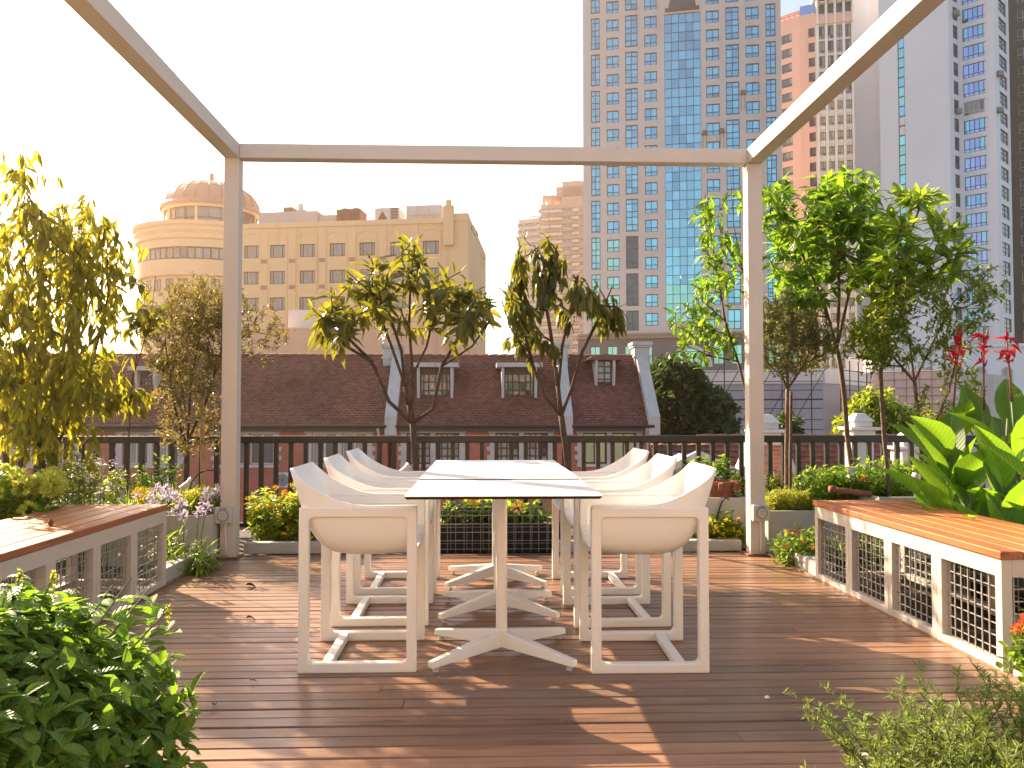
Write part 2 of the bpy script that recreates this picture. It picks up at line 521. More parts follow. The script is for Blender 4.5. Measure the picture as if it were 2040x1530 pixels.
# ------------------------------------------------------------------ benches
def bench(x0, x1, y0, y1, inner_right, label):
    """mesh-fronted bench; the face towards the deck is at x1 (inner_right) or x0"""
    t = thing('slatted_bench', label, 'bench', ((x0 + x1) / 2, (y0 + y1) / 2, 0), 'mesh sided benches along the deck')
    H, F = .475, .045
    m = MB()
    nb = 4; L = (y1 - y0)
    for x in (x0, x1 - F):
        for z, zz in ((.012, .045), (H - .075, H)):
            m.box(x, y0 + F, z, x + F, y1 - F, zz)
        for k in range(nb + 1):
            y = y0 + (L - F) * k / nb
            w = F if k in (0, nb) else F * 1.9
            yy = y if k in (0, nb) else y - F * .45
            if k in (0, nb):
                m.box(x, yy, 0, x + F, yy + w, H)
            else:
                for a, bb in ((yy, yy + w / 2 - .001), (yy + w / 2 + .001, yy + w)):
                    m.box(x - .001, a, .002, x + F + .001, bb, H - .001)
    for y in (y0, y1 - F):
        for z, zz in ((.012, .05), (H - .075, H)):
            m.box(x0 + F, y, z, x1 - F, y + F, zz)
    m.build('frame', M['frame'], t, bevel=.002)
    # planks run along the bench
    m = MB(); n = 6; w = (x1 - x0 + .02) / n
    for k in range(n):
        a = x0 - .01 + k * w
        m.box(a, y0 - .012, H + .002, a + w - .006, y1 + .012, H + .036)
    m.build('seat', M['bench'], t, bevel=.004)
    def wires(pl, c, a0, a1):
        m = MB(); z0, z1, s = .046, H - .076, .052
        u = a0 + .02
        while u < a1:
            if pl == 'x': m.box(c - .0022, u - .0022, z0, c + .0022, u + .0022, z1)
            else: m.box(u - .0022, c - .0022, z0, u + .0022, c + .0022, z1)
            u += s
        z = z0 + .04
        while z < z1:
            if pl == 'x': m.box(c + .0023, a0, z - .0022, c + .0065, a1, z + .0022)
            else: m.box(a0, c + .0023, z - .0022, a1, c + .0065, z + .0022)
            z += s
        m.build('wire_mesh', M['wire'], t)
    for x in (x0 + F * .5, x1 - F * .5):
        for k in range(nb):
            ya = y0 + (L - F) * k / nb + F * (.55 if k else 1); yb = y0 + (L - F) * (k + 1) / nb - (F * .45 if k < nb - 1 else 0)
            wires('x', x, ya + .008, yb)
    wires('y', y0 + F * .5, x0 + F, x1 - F); wires('y', y1 - F * .5, x0 + F, x1 - F)
    return t
bench(-2.57, -1.975, 3.41, 5.28, True, 'plank topped mesh bench on the left, beside the lime green blooms')
bench(2.165, 2.775, 3.41, 5.36, False, 'plank topped mesh bench on the right, before the big canna leaves')
# timber edging strips at the deck sides
for x, nm in ((DX0 - .028, 'edging strip of the deck along the left bench foot'), (DX1 + .002, 'edging strip of the deck along the right bench foot')):
    m = MB(); m.box(x, 2.3, -.03, x + .026, 6.2, .012)
    tag(m.build('edging_strip', M['deck']), 'thin timber ' + nm, 'edging', 'timber edging strips')

# ------------------------------------------------------------------ kerbs and planters
def kerb(p, q, w, h, label):
    m = MB(); m.bar((p[0], p[1], h / 2), (q[0], q[1], h / 2), w, h)
    return tag(m.build('planter_kerb', M['kerb'], bevel=.006), label, 'kerb', 'low kerbs round the planting beds')
kerb((-2.045, 5.30), (-2.045, 6.20), .10, .10, 'low grey kerb running back from the left bench to the left post')
kerb((2.235, 5.375), (2.235, 6.20), .10, .10, 'low grey kerb running back from the right bench to the right post')
kerb((-1.825, 6.48), (-.40, 6.48), .09, .085, 'low grey kerb in front of the yellow lantana on the left')
kerb((.56, 6.48), (2.02, 6.48), .09, .085, 'low grey kerb in front of the yellow lantana by the right post')

def trough(x0, y0, x1, y1, h, label, mat='concrete', w=.025, soil=.03):
    t = thing('planter_box', label, 'planter', ((x0 + x1) / 2, (y0 + y1) / 2, 0), 'planter boxes round the terrace')
    m = MB()
    m.box(x0, y0, -.03, x1, y0 + w, h); m.box(x0, y1 - w, -.03, x1, y1, h)
    m.box(x0, y0 + w, -.03, x0 + w, y1 - w, h - .001); m.box(x1 - w, y0 + w, -.03, x1, y1 - w, h - .001)
    m.build('box', M[mat], t, bevel=.004)
    m = MB(); m.box(x0 + w, y0 + w, -.03, x1 - w, y1 - w, h - soil); m.build('soil', M['soil'], t)
    return t
trough(-2.75, 6.12, -1.965, 6.72, .335, 'concrete planter box behind the left bench, full of lilac agapanthus')
trough(-3.35, 6.35, -2.92, 6.9, .47, 'pale planter box behind the far left end of the bench, under the blue flowers')
trough(2.19, 6.32, 2.95, 7.0, .325, 'concrete planter box right of the right post, holding the grassy herb')
trough(1.74, 6.72, 2.16, 7.3, .385, 'tall pale planter box directly behind the right post, carrying the terracotta pot')
trough(3.0, 6.2, 4.3, 6.9, .44, 'long concrete planter box behind the right bench, under the orange flowers')
trough(-2.6, 1.55, -1.13, 2.45, .16, 'low planter box in the left foreground, hidden under the bushy basil')
trough(1.10, 1.45, 2.6, 2.42, .10, 'low pale planter box in the right foreground with rosemary', 'concrete')
trough(-.52, 6.62, .62, 7.1, .19, 'dark planter trough behind the wire grid, holding yellow hibiscus', 'dark')
trough(2.86, 3.2, 3.7, 5.2, .12, 'planter box behind the right bench where the cannas grow', 'dark')  # near-black boards put shade into the colour behind the bench
m = MB(); m.box(2.185, 3.08, -.03, 2.7, 3.38, .12)
tag(m.build('planter_kerb', M['frame'], bevel=.004), 'short pale kerb block at the near end of the right bench', 'kerb', 'low kerbs round the planting beds')

# wire grid between the two flower beds
t = thing('wire_grid_panel', 'grey wire grid panel standing behind the far end of the tables', 'wire panel', (.08, 6.42, 0))
m = MB(); x0, x1, yy = -.40, .56, 6.42
u = x0
while u <= x1 + .001: m.box(u - .0022, yy - .0022, .0, u + .0022, yy + .0022, .50); u += .064
z = .03
while z < .5: m.box(x0, yy + .0023, z - .0022, x1, yy + .0067, z + .0022); z += .064
m.build('front_grid', M['wire2'], t)
m = MB(); u = x0 + .02
while u <= x1: m.box(u - .0018, yy + .14, .0, u + .0018, yy + .1436, .50); u += .128
z = .05
while z < .5: m.box(x0, yy + .1437, z - .0018, x1, yy + .147, z + .0018); z += .128
m.build('back_grid', M['wire2'], t)

# ------------------------------------------------------------------ railing
RY = 7.62
t = thing('railing', 'black metal railing with round bars along the terrace edge', 'railing', (-.7, RY, 0))
m = MB(); m.box(-6.6, RY - .03, .80, 5.6, RY + .03, .865); m.build('top_rail', M['rail'], t, bevel=.006)
m = MB(); m.box(-6.6, RY - .02, .04, 5.6, RY + .02, .08); m.build('bottom_rail', M['rail'], t)
x = -6.55; proto = None
while x < 5.6:
    if proto is None:
        m = MB(); m.box(-.02, -.02, .0795, .02, .02, .801)
        me = m.build('baluster', M['rail'], None, bevel=.004); me.parent = t; proto = me
        me.location = (x + .7, 0, 0)
    else:
        c = proto.copy(); COL.objects.link(c); c.location = (x + .7, 0, 0)
    x += .1335

# ------------------------------------------------------------------ chairs
def make_chair():
    t = thing('armchair', 'x', 'chair', (0, 0, 0), 'white plastic armchairs round the tables')
    D, H, W, T = .494, .69, .53, .042
    def loop(y):
        m = MB(); n = 7
        def rr(x0, x1, z0, z1, r):
            pts = []
            for cx, cz, a0 in ((x1 - r, z1 - r, 0), (x0 + r, z1 - r, 90), (x0 + r, z0 + r, 180), (x1 - r, z0 + r, 270)):
                for i in range(n):
                    a = R(a0 + 90 * i / (n - 1)); pts.append((cx + r * math.cos(a), cz + r * math.sin(a)))
            return pts
        o = rr(-D / 2, D / 2, 0, H, .006); i_ = rr(-D / 2 + T, D / 2 - T, T, H - T, .022)
        k = len(o)
        vs_ = [(p[0], y, p[1]) for p in o] + [(p[0], y, p[1]) for p in i_] + [(p[0], y + T, p[1]) for p in o] + [(p[0], y + T, p[1]) for p in i_]
        fs = []
        for j in range(k):
            q = (j + 1) % k
            fs += [(j, q, k + q, k + j), (2 * k + j, 3 * k + j, 3 * k + q, 2 * k + q), (j, 2 * k + j, 2 * k + q, q), (k + j, k + q, 3 * k + q, 3 * k + j)]
        m.add(vs_, fs); return m
    loop(-W / 2).build('side_frame', M['white'], t, bevel=.007, seg=3)
    loop(W / 2 - T).build('side_frame', M['white'], t, bevel=.007, seg=3)
    m = MB(); m.box(-.155, -W / 2 + T - .004, .004, -.112, W / 2 - T + .004, .04); m.build('cross_rail', M['white'], t, bevel=.006)
    # shell: U plan swept down and in towards the seat
    hw = W / 2 - T * .5; xf = D / 2 - .004; xb = -.20; rc = .055
    plan = []
    for i in range(10): plan.append((xf + (xb + rc - xf) * i / 9., hw))
    for i in range(1, 9):
        a = R(90 + 90 * i / 9.); plan.append((xb + rc + rc * math.cos(a), hw - rc + rc * math.sin(a)))
    for i in range(7): plan.append((xb, (hw - rc) * (1 - i / 3.)))
    half = plan[:21]
    plan = half + [(x, -y) for x, y in half[:-1][::-1]]
    nt = 18; rows = []
    for x, y in plan:
        f = max(0., (xb + .235 - x) / .235); zr = .697 + .155 * f ** 2.3
        zb = .478 + .018 * max(0, x / xf) ** 2 + .006 * max(0, -x / .2) ** 2
        col = []
        for j in range(nt):
            a = j / (nt - 1) * math.pi / 2
            e = .42
            k = math.cos(a) ** e if j < nt - 1 else 0.; hgt = 1 - math.sin(a) ** (e * 1.05)
            z = zb + (zr - zb) * hgt
            back = max(0., (.06 - x) / (.06 - xb)); back = back * back * (3 - 2 * min(back, 1)) if back < 1 else 1
            px = x
            if x < .02: px = .02 + (x - .02) * (k if j < nt - 1 else 0.0) * 1.0
            px -= back * max(0., (z - .50)) * .30 * k - back * .012 * k
            col.append((px, y * k, z))
        rows.append(col)
    V = [p for c in rows for p in c]; m = MB(); fs = []
    for i in range(len(rows) - 1):
        for j in range(nt - 1):
            fs.append((i * nt + j, i * nt + j + 1, (i + 1) * nt + j + 1, (i + 1) * nt + j))
    m.add(V, fs)
    o = m.build('seat_shell', M['white'], t, smooth=True)
    s = o.modifiers.new('thick', 'SOLIDIFY'); s.thickness = .016; s.offset = 0; s.use_rim = True
    b = o.modifiers.new('b', 'BEVEL'); b.width = .004; b.segments = 2; b.limit_method = 'ANGLE'; b.angle_limit = R(50)
    return t
ch = make_chair()
LX, RX = -.525, .706
spots = [(LX, 3.785, 0, 'white armchair nearest the camera on the left side of the tables'),
         (LX + .0, 4.535, 0, 'middle white armchair on the left side of the tables'),
         (LX + .0, 5.25, 0, 'white armchair farthest back on the left side, by the railing'),
         (RX, 3.735, math.pi, 'white armchair nearest the camera on the right side, its back rest in full sun'),
         (RX + .0, 4.47, math.pi, 'middle white armchair on the right side of the tables'),
         (RX + .0, 5.20, math.pi, 'white armchair farthest back on the right side, by the railing')]
for i, (x, y, a, lb) in enumerate(spots):
    if i == 0: ch0 = ch
    else: dup(ch0, (x, y, 0), a + random.uniform(-.022, .022), lb)
ch0.location = spots[0][:3]; ch0.location[2] = 0; ch0['label'] = spots[0][3]

# ------------------------------------------------------------------ tables
def make_table():
    t = thing('pedestal_table', 'x', 'table', (0, 0, 0), 'white pedestal tables set end to end')
    w, d, z = .405, .388, .75
    m = MB()
    m.box(-w, -d, z - .0025, w, d, z, 0)
    e = .010
    m.hexa([(-w + e, -d + e, z - .014), (w - e, -d + e, z - .014), (w - e, d - e, z - .014), (-w + e, d - e, z - .014),
            (-w, -d, z - .0026), (w, -d, z - .0026), (w, d, z - .0026), (-w, d, z - .0026)], 1)
    m.build('tabletop', [M['top'], M['core']], t)
    m = MB(); m.lathe([(0, z - .042), (.06, z - .042), (.075, z - .03), (.14, z - .0145), (0, z - .0145)], (0, 0, 0), 28); m.build('mounting_plate', M['core'], t, smooth=False)
    m = MB(); a, c = .025, .015
    oct_ = [(a, -c), (a, c), (c, a), (-c, a), (-a, c), (-a, -c), (-c, -a), (c, -a)]
    m.prism(oct_, .05, z - .042, 0, 'z'); m.build('column', M['white'], t, bevel=.003)
    for sx in (-1, 1):
        for sy in (-1, 1):
            m = MB(); dx, dy = sx * .305, sy * .265
            L = math.hypot(dx, dy); ux, uy = dx / L, dy / L; nx, ny = -uy, ux
            def sec(r, wd, z0, z1): return [(ux * r + nx * wd, uy * r + ny * wd, z0), (ux * r - nx * wd, uy * r - ny * wd, z0), (ux * r - nx * wd * .8, uy * r - ny * wd * .8, z1), (ux * r + nx * wd * .8, uy * r + ny * wd * .8, z1)]
            A = sec(.0, .028, .040, .112); B = sec(L, .019, .021, .048)
            P = A + B
            m.add(P, [(0, 1, 2, 3), (7, 6, 5, 4), (0, 4, 5, 1), (1, 5, 6, 2), (2, 6, 7, 3), (3, 7, 4, 0)])
            lg = m.build('leg', M['white'], t, bevel=.004)
            m = MB(); m.tube([(ux * (L - .03), uy * (L - .03), 0.001), (ux * (L - .03), uy * (L - .03), .012)], .014, 12)
            m.tube([(ux * (L - .03), uy * (L - .03), .012), (ux * (L - .03), uy * (L - .03), .03)], .005, 8)
            m.build('leveller', M['plastic'], lg)
    return t
tb = make_table()
TX = .085
for i, (y, lb) in enumerate(((3.775, 'white pedestal table nearest the camera, its dark edge facing us'), (4.571, 'white pedestal table in the middle of the row of three'), (5.349, 'white pedestal table farthest back, next to the wire grid'))):
    if i == 0: tb.location = (TX, y, 0); tb['label'] = lb
    else: dup(tb, (TX, y, .0055 if i == 1 else .0045), 0, lb)

# ------------------------------------------------------------------ small things on the deck
def curled_leaf(x, y, z, s, a, label, c):
    m = MB()
    leaves(m, np.array([(x, y, z + .012)]), np.array([(math.cos(a), math.sin(a), .25)]), np.array([(0.1, 0.2, 1.)]), s, s * .6, .55, .9, 2)
    tag(m.build('dry_leaf', plain('dry_leaf', c, .8, .3, 40), smooth=True), label, 'leaf', 'fallen leaves on the deck')
p = gp(490, 1236); curled_leaf(p[0], p[1], 0, .045, .4, 'curled brown leaf on the deck left of the chairs', (.13, .10, .05))
p = gp(428, 1412); curled_leaf(p[0], p[1], 0, .03, 2.0, 'small dark leaf lying on the deck by the basil', (.05, .03, .02))
p = gp(497, 1362); curled_leaf(p[0], p[1], 0, .03, .3, 'pale sliver of leaf on the deck in front of the left chair', (.5, .36, .25))
p = gp(490, 1170); curled_leaf(p[0], p[1], 0, .06, .1, 'flat dark leaf on the sunlit planks near the left post', (.08, .045, .025))
p = gp(1528, 1392); m = MB(); m.lathe([(0, 0), (.009, .002), (.011, .006), (.006, .011), (0, .012)], (p[0], p[1], 0), 8)
tag(m.build('pebble', M['white'], smooth=True), 'tiny white pebble on the dark deck right of the chairs', 'pebble')
p = gp(101, 1047, .512); m = MB()
for k in range(8):
    m.lathe([(0, k * .004), (.017 - abs(k - 3) * .0022, k * .004 + .001), (.012 - abs(k - 3) * .002, k * .004 + .005)], (p[0], p[1], .512), 9)
tag(m.build('seed_cone', M['terra']), 'small brown cone lying on the left bench top', 'cone')

# ------------------------------------------------------------------ facades
class Fac:
    """vertical plane through plan points p (u=0) and q; the outside faces the terrace"""
    def __init__(s, p, q):
        s.p = np.array((p[0], p[1], 0.)); d = np.array((q[0] - p[0], q[1] - p[1], 0.))
        s.L = np.linalg.norm(d); s.d = d / s.L; s.n = np.array((s.d[1], -s.d[0], 0.)); s.a = math.atan2(s.d[1], s.d[0])
    def pt(s, u, z, o=0.): return s.p + s.d * u + s.n * o + np.array((0, 0, z))
    def uz(s, px, py):
        r = ray(px, py); k = np.dot(s.p - CP, s.n) / np.dot(r, s.n); h = CP + r * k
        return float(np.dot(h - s.p, s.d)), float(h[2])
    def box(s, mb, u0, u1, z0, z1, o0, o1, mi=0):
        mb.hexa([s.pt(u0, z0, o1), s.pt(u1, z0, o1), s.pt(u1, z0, o0), s.pt(u0, z0, o0), s.pt(u0, z1, o1), s.pt(u1, z1, o1), s.pt(u1, z1, o0), s.pt(u0, z1, o0)], mi)
    def panel(s, mb, u0, u1, z0, z1, rects, dep, mi=0, o=0.):
        """wall face with real openings and reveals"""
        us = sorted({u0, u1} | {min(max(x, u0), u1) for r in rects for x in (r[0], r[1])})
        zs = sorted({z0, z1} | {min(max(x, z0), z1) for r in rects for x in (r[2], r[3])})
        uc = [(a + b) / 2 for a, b in zip(us, us[1:])]; zc = [(a + b) / 2 for a, b in zip(zs, zs[1:])]
        op = np.zeros((len(uc), len(zc)), bool)
        for r in rects:
            iu = [i for i, x in enumerate(uc) if r[0] < x < r[1]]; iz = [i for i, x in enumerate(zc) if r[2] < x < r[3]]
            for i in iu:
                for j in iz: op[i, j] = True
        for i in range(len(uc)):
            j = 0
            while j < len(zc):
                if op[i, j]: j += 1; continue
                k = j
                while k + 1 < len(zc) and not op[i, k + 1]: k += 1
                mb.add([s.pt(us[i], zs[j], o), s.pt(us[i + 1], zs[j], o), s.pt(us[i + 1], zs[k + 1], o), s.pt(us[i], zs[k + 1], o)], [(0, 1, 2, 3)], mi)
                j = k + 1
        for a, b, c, d in rects:
            q = [s.pt(a, c, o), s.pt(b, c, o), s.pt(b, d, o), s.pt(a, d, o), s.pt(a, c, o - dep), s.pt(b, c, o - dep), s.pt(b, d, o - dep), s.pt(a, d, o - dep)]
            mb.add(q, [(0, 4, 5, 1), (1, 5, 6, 2), (2, 6, 7, 3), (3, 7, 4, 0)], mi)

_wc = {}
def winmesh(w, h, vert, hori, bar, mats, key=''):
    """framed window: local x across, z up, y=0 front of frame; verticals/horizontals as fractions"""
    k = (round(w, 3), round(h, 3), tuple(vert), tuple(hori), bar, tuple(m.name for m in mats), key)
    if k in _wc: return _wc[k]
    mb = MB(); f = bar
    xs = [-w / 2 + f / 2] + [-w / 2 + w * v for v in vert] + [w / 2 - f / 2]
    zs = [f / 2] + [h * v for v in hori] + [h - f / 2]
    for x in xs: mb.box(x - f / 2, -.0, 0, x + f / 2, f, h, 0)
    for i in range(len(xs) - 1):
        for z in zs: mb.box(xs[i] + f / 2, .003, z - f / 2, xs[i + 1] - f / 2, f - .003, z + f / 2, 0)
    for i in range(len(xs) - 1):
        for j in range(len(zs) - 1):
            t = random.uniform(-.006, .006) * w; y = f * .5
            mb.add([(xs[i], y + t, zs[j]), (xs[i + 1], y - t, zs[j]), (xs[i + 1], y - t, zs[j + 1]), (xs[i], y + t, zs[j + 1])], [(0, 1, 2, 3)], 1 if len(mats) < 3 else random.choice([1] * 3 + list(range(2, len(mats)))))
    me_o = mb.build('window', mats, None)
    me = me_o.data; bpy.data.objects.remove(me_o)
    _wc[k] = me; return me

_cnt = {}
_over = {}
def window(fac, root, u0, u1, z0, z1, mats, vert=(.5,), hori=(.33,), bar=.06, rec=.12, name='window', key=''):
    k = (root.name, name); _cnt[k] = _cnt.get(k, 0) + 1
    me = winmesh(u1 - u0, z1 - z0, vert, hori, bar, mats, key)
    loc = fac.pt((u0 + u1) / 2, z0, -rec)
    if _cnt[k] > 100:
        _over.setdefault(root.name, (root, [], name))[1].append((me, loc, fac.a)); return None
    o = bpy.data.objects.new(name, me); COL.objects.link(o); o.parent = root
    o.location = Vector(loc) - root.location; o.rotation_euler = (0, 0, fac.a)
    return o
def flush_over():
    for root, lst, name in _over.values():
        mb = MB(); mats = []
        for me, loc, a in lst:
            V = np.empty(len(me.vertices) * 3); me.vertices.foreach_get('co', V); V = V.reshape(-1, 3)
            c, s = math.cos(a), math.sin(a)
            V = np.stack([V[:, 0] * c - V[:, 1] * s, V[:, 0] * s + V[:, 1] * c, V[:, 2]], 1) + np.array(loc)
            idx = []
            for m in me.materials:
                if m not in mats: mats.append(m)
                idx.append(mats.index(m))
            base = mb.n; mb.v.append(V); mb.n += len(V)
            for p in me.polygons:
                mb.f.append(tuple(i + base for i in p.vertices)); mb.m.append(idx[p.material_index])
        o = mb.build(name, mats, root); o['kind'] = 'stuff'

def body(mb, poly, z0, z1, mi=0):              # closed back of a building from plan points
    mb.prism([(p[0], p[1]) for p in poly], z0, z1, mi, 'z')

M['wf_dark'] = plain('dark_window_frame', (.035, .025, .02), .5, .1)
M['wf_brown'] = plain('brown_window_frame', (.08, .045, .03), .5, .1)
M['wf_white'] = plain('white_window_frame', (.55, .53, .49), .5, .08)
M['wf_teal'] = plain('teal_window_frame', (.045, .065, .075), .5, .1)
M['g_room'] = glassmat('room_glass', (.16, .17, .18), .04, .55)
M['g_curt'] = plain('curtained_glass', (.33, .31, .29), .25, .25, 1.5, stretch=(3, 3, .3))
M['g_blue'] = glassmat('blue_glass', (.22, .56, .68), .08, .85, .04)
M['g_blue2'] = glassmat('blue_glass_deep', (.16, .45, .58), .08, .85, .04)
M['g_teal'] = glassmat('teal_glass', (.28, .62, .56), .10, .8, .06)
M['g_navy'] = glassmat('navy_glass', (.34, .44, .72), .07, .85, .04)
M['g_dark'] = glassmat('dark_glass', (.06, .10, .12), .06, .7)

# ------------------------------------------------------------------ brick row houses across the street
HB, HY = -10.0, 30.0
brick = brickmat('red_brick', (.46, .14, .085), (.38, .11, .065), (.40, .20, .15))
stone = plain('pale_stone', (.46, .42, .40), .8, .15, 2)
M['tile'] = plain('brown_roof_tile', (.20, .080, .052), .8, .30, .5, isl=.28)
tile = M['tile']
render = streakmat('white_render', (.48, .45, .42), (.22, .20, .18), .8, 1.2)
EZ = at(600, 836, HY)[2]; RZ = 3.22
def roof_tiles(mb, x0, x1, y0, z0, y1, z1, ew=.19, ec=.125):
    L = math.hypot(y1 - y0, z1 - z0); n = int(L / ec); uy, uz = (y1 - y0) / L, (z1 - z0) / L
    for k in range(n + 1):
        s = k * ec; x = x0 + (0 if k % 2 else -ew / 2) + random.uniform(-.01, .01)
        while x < x1:
            a, b = max(x, x0), min(x + ew, x1)
            if b - a > .03:
                s1 = min(s + ec * 1.25, L); lift = .045 + random.uniform(-.008, .010); sk = random.uniform(-.008, .008)
                P = lambda xx, ss, o: (xx, y0 + uy * ss - uz * o, z0 + uz * ss + uy * o)
                c = (a + b) / 2
                mb.add([P(a, s + sk, lift - .012), P(c, s + sk, lift + .014), P(b, s - sk, lift - .012), P(b, s1, .002), P(c, s1, .016), P(a, s1, .002),
                        P(a, s + sk, -.01), P(b, s - sk, -.01), P(c, s + sk, -.01)],
                       [(0, 1, 4, 5), (1, 2, 3, 4), (6, 8, 1, 0), (8, 7, 2, 1)])
            x += ew
hf = Fac((0, HY), (10, HY))
def X(px, py=880, Y=HY): return at(px, py, Y)[0]
def Zp(py, Y=HY, px=700): return at(px, py, Y)[2]

def row_house(px0, px1, pairs, label, frame, glass, vert, hori, eave_end=False):
    x0, x1 = X(px0), X(px1)
    t = thing('brick_row_house', label, 'house', ((x0 + x1) / 2, HY, HB), 'brick row houses across the street')
    ry = HY + (RZ - EZ)
    rects = []; wins = []; sur = []
    zt, zb = Zp(863), Zp(925)
    for a, b in pairs:
        A, B = X(a), X(b); w = B - A; j = w * .085
        w1 = (A + j, A + w * .46); w2 = (A + w * .54, B - j)
        for storey in (0, -3.6, -7.2):
            if storey == 0: sur.append((A, B, w1, w2))
            for ww in (w1, w2):
                rects.append((ww[0], ww[1], zb + storey, zt + storey))
                if storey > -7: wins.append((ww[0], ww[1], zb + storey, zt + storey))
    mb = MB(); hf.panel(mb, x0, x1, HB, EZ, rects, .22)
    mb.add([(x0, HY, HB), (x0, ry + 2.4, HB), (x0, ry + 2.4, EZ), (x0, ry, RZ - .1), (x0, HY, EZ)], [(0, 1, 2, 3, 4)])
    mb.add([(x1, HY, HB), (x1, ry + 2.4, HB), (x1, ry + 2.4, EZ), (x1, ry, RZ - .1), (x1, HY, EZ)], [(4, 3, 2, 1, 0)])
    mb.add([(x0, ry + 2.4, HB), (x1, ry + 2.4, HB), (x1, ry + 2.4, EZ), (x0, ry + 2.4, EZ)], [(0, 1, 2, 3)])
    mb.build('wall', brick, t)
    mb = MB(); mb.box(x0 + .05, HY + .5, HB, x1 - .05, HY + .6, EZ - .1); mb.build('room_shade', M['dark'], t)  # near-black sheet put in for the shade inside the rooms
    for w in wins: window(hf, t, w[0], w[1], w[2], w[3], [frame] + glass, vert, hori, .05, .14)
    zl, zs = Zp(850), Zp(931)
    for A, B, w1, w2 in sur:
        mb = MB()
        hf.box(mb, A - .06, B + .06, zt + .002, zl, .002, .05)
        hf.box(mb, A - .03, B + .03, zs, zb - .002, .002, .07)
        hf.box(mb, w1[1], w2[0], zb, zt, .002, .045)
        for k in range(7):
            za = zb + (zt - zb) * k / 7; zb_ = zb + (zt - zb) * (k + 1) / 7; e = .10 if k % 2 else 0
            hf.box(mb, A - e, w1[0], za, zb_ - .004, .002, .046); hf.box(mb, w2[1], B + e, za, zb_ - .004, .002, .046)
        mb.build('window_surround', stone, t)
    mb = MB()
    roof_tiles(mb, x0, x1, HY - .28, EZ - .22, ry, RZ)
    mb.add([(x0, HY - .25, EZ - .26), (x1, HY - .25, EZ - .26), (x1, ry, RZ - .04), (x0, ry, RZ - .04)], [(0, 1, 2, 3)])
    mb.add([(x0, ry, RZ), (x1, ry, RZ), (x1, ry + 2.6, EZ), (x0, ry + 2.6, EZ)], [(0, 1, 2, 3)])
    x = x0
    while x < x1 - .1:                      # ridge caps
        mb.tube([(x, ry, RZ - .01), (min(x + .36, x1), ry, RZ + .008)], [.075, .085], 7); x += .37
    mb.build('roof', tile, t)
    mb = MB(); mb.tube([(x0, HY - .34, EZ - .24), (x1, HY - .34, EZ - .24)], .06, 8)
    mb.box(x0, HY - .28, EZ - .42, x1, HY - .005, EZ - .27)
    mb.build('gutter', M['wf_dark'], t)
    return t, x0, x1, ry

def party(t, px, ry, chim_px, top_py):
    """sloped parapet at the end of a roof with its chimney"""
    x = X(px); w = .42
    mb = MB(); mb.prism([(HY - .35, EZ - .55), (HY + .15, EZ - .55), (ry + .3, RZ - .5), (ry + .3, RZ + .38), (ry - .1, RZ + .38), (HY - .35, EZ + .12)], x - w / 2, x + w / 2, 0, 'x')
    mb.build('parapet', render, t)
    mb = MB(); c = at(chim_px, 715, ry)[0]; zt = at(chim_px, top_py, ry)[2]
    mb.box(c - .30, ry - .45, RZ - .95, c + .30, ry + .35, zt - .22)
    mb.box(c - .36, ry - .51, zt - .22, c + .36, ry + .41, zt - .14)
    mb.box(c - .40, ry - .55, zt - .14, c + .40, ry + .45, zt)
    mb.box(c - .34, ry - .49, zt - .62, c + .34, ry + .39, zt - .55)
    mb.build('chimney', render, t, bevel=.02)

bars = ((.25, .5, .75), (.25, .5, .75))
tl, a0, a1, ry = row_house(-330, 772, [(-180, -50), (20, 160), (233, 366), (427, 556), (610, 742)], 'long brick row house with plain tiled roof behind the left post', M['wf_white'], [M['g_room'], M['g_curt']], (.5,), ())
tm, b0, b1, ry = row_house(790, 1120, [(799, 926), (976, 1102)], 'brick row house with two wide white dormers between the chimneys', M['wf_dark'], [M['g_curt'], M['g_room']], *bars)
tr, c0, c1, ry = row_house(1138, 1300, [(1150, 1278)], 'narrow brick row house with one small dormer at the right end of the row', M['wf_dark'], [M['g_teal'], M['g_room']], (.5,), ())
party(tl, 780, ry, 781, 685); party(tm, 1128, ry, 1114, 683); party(tr, 1300, ry, 1275, 683)

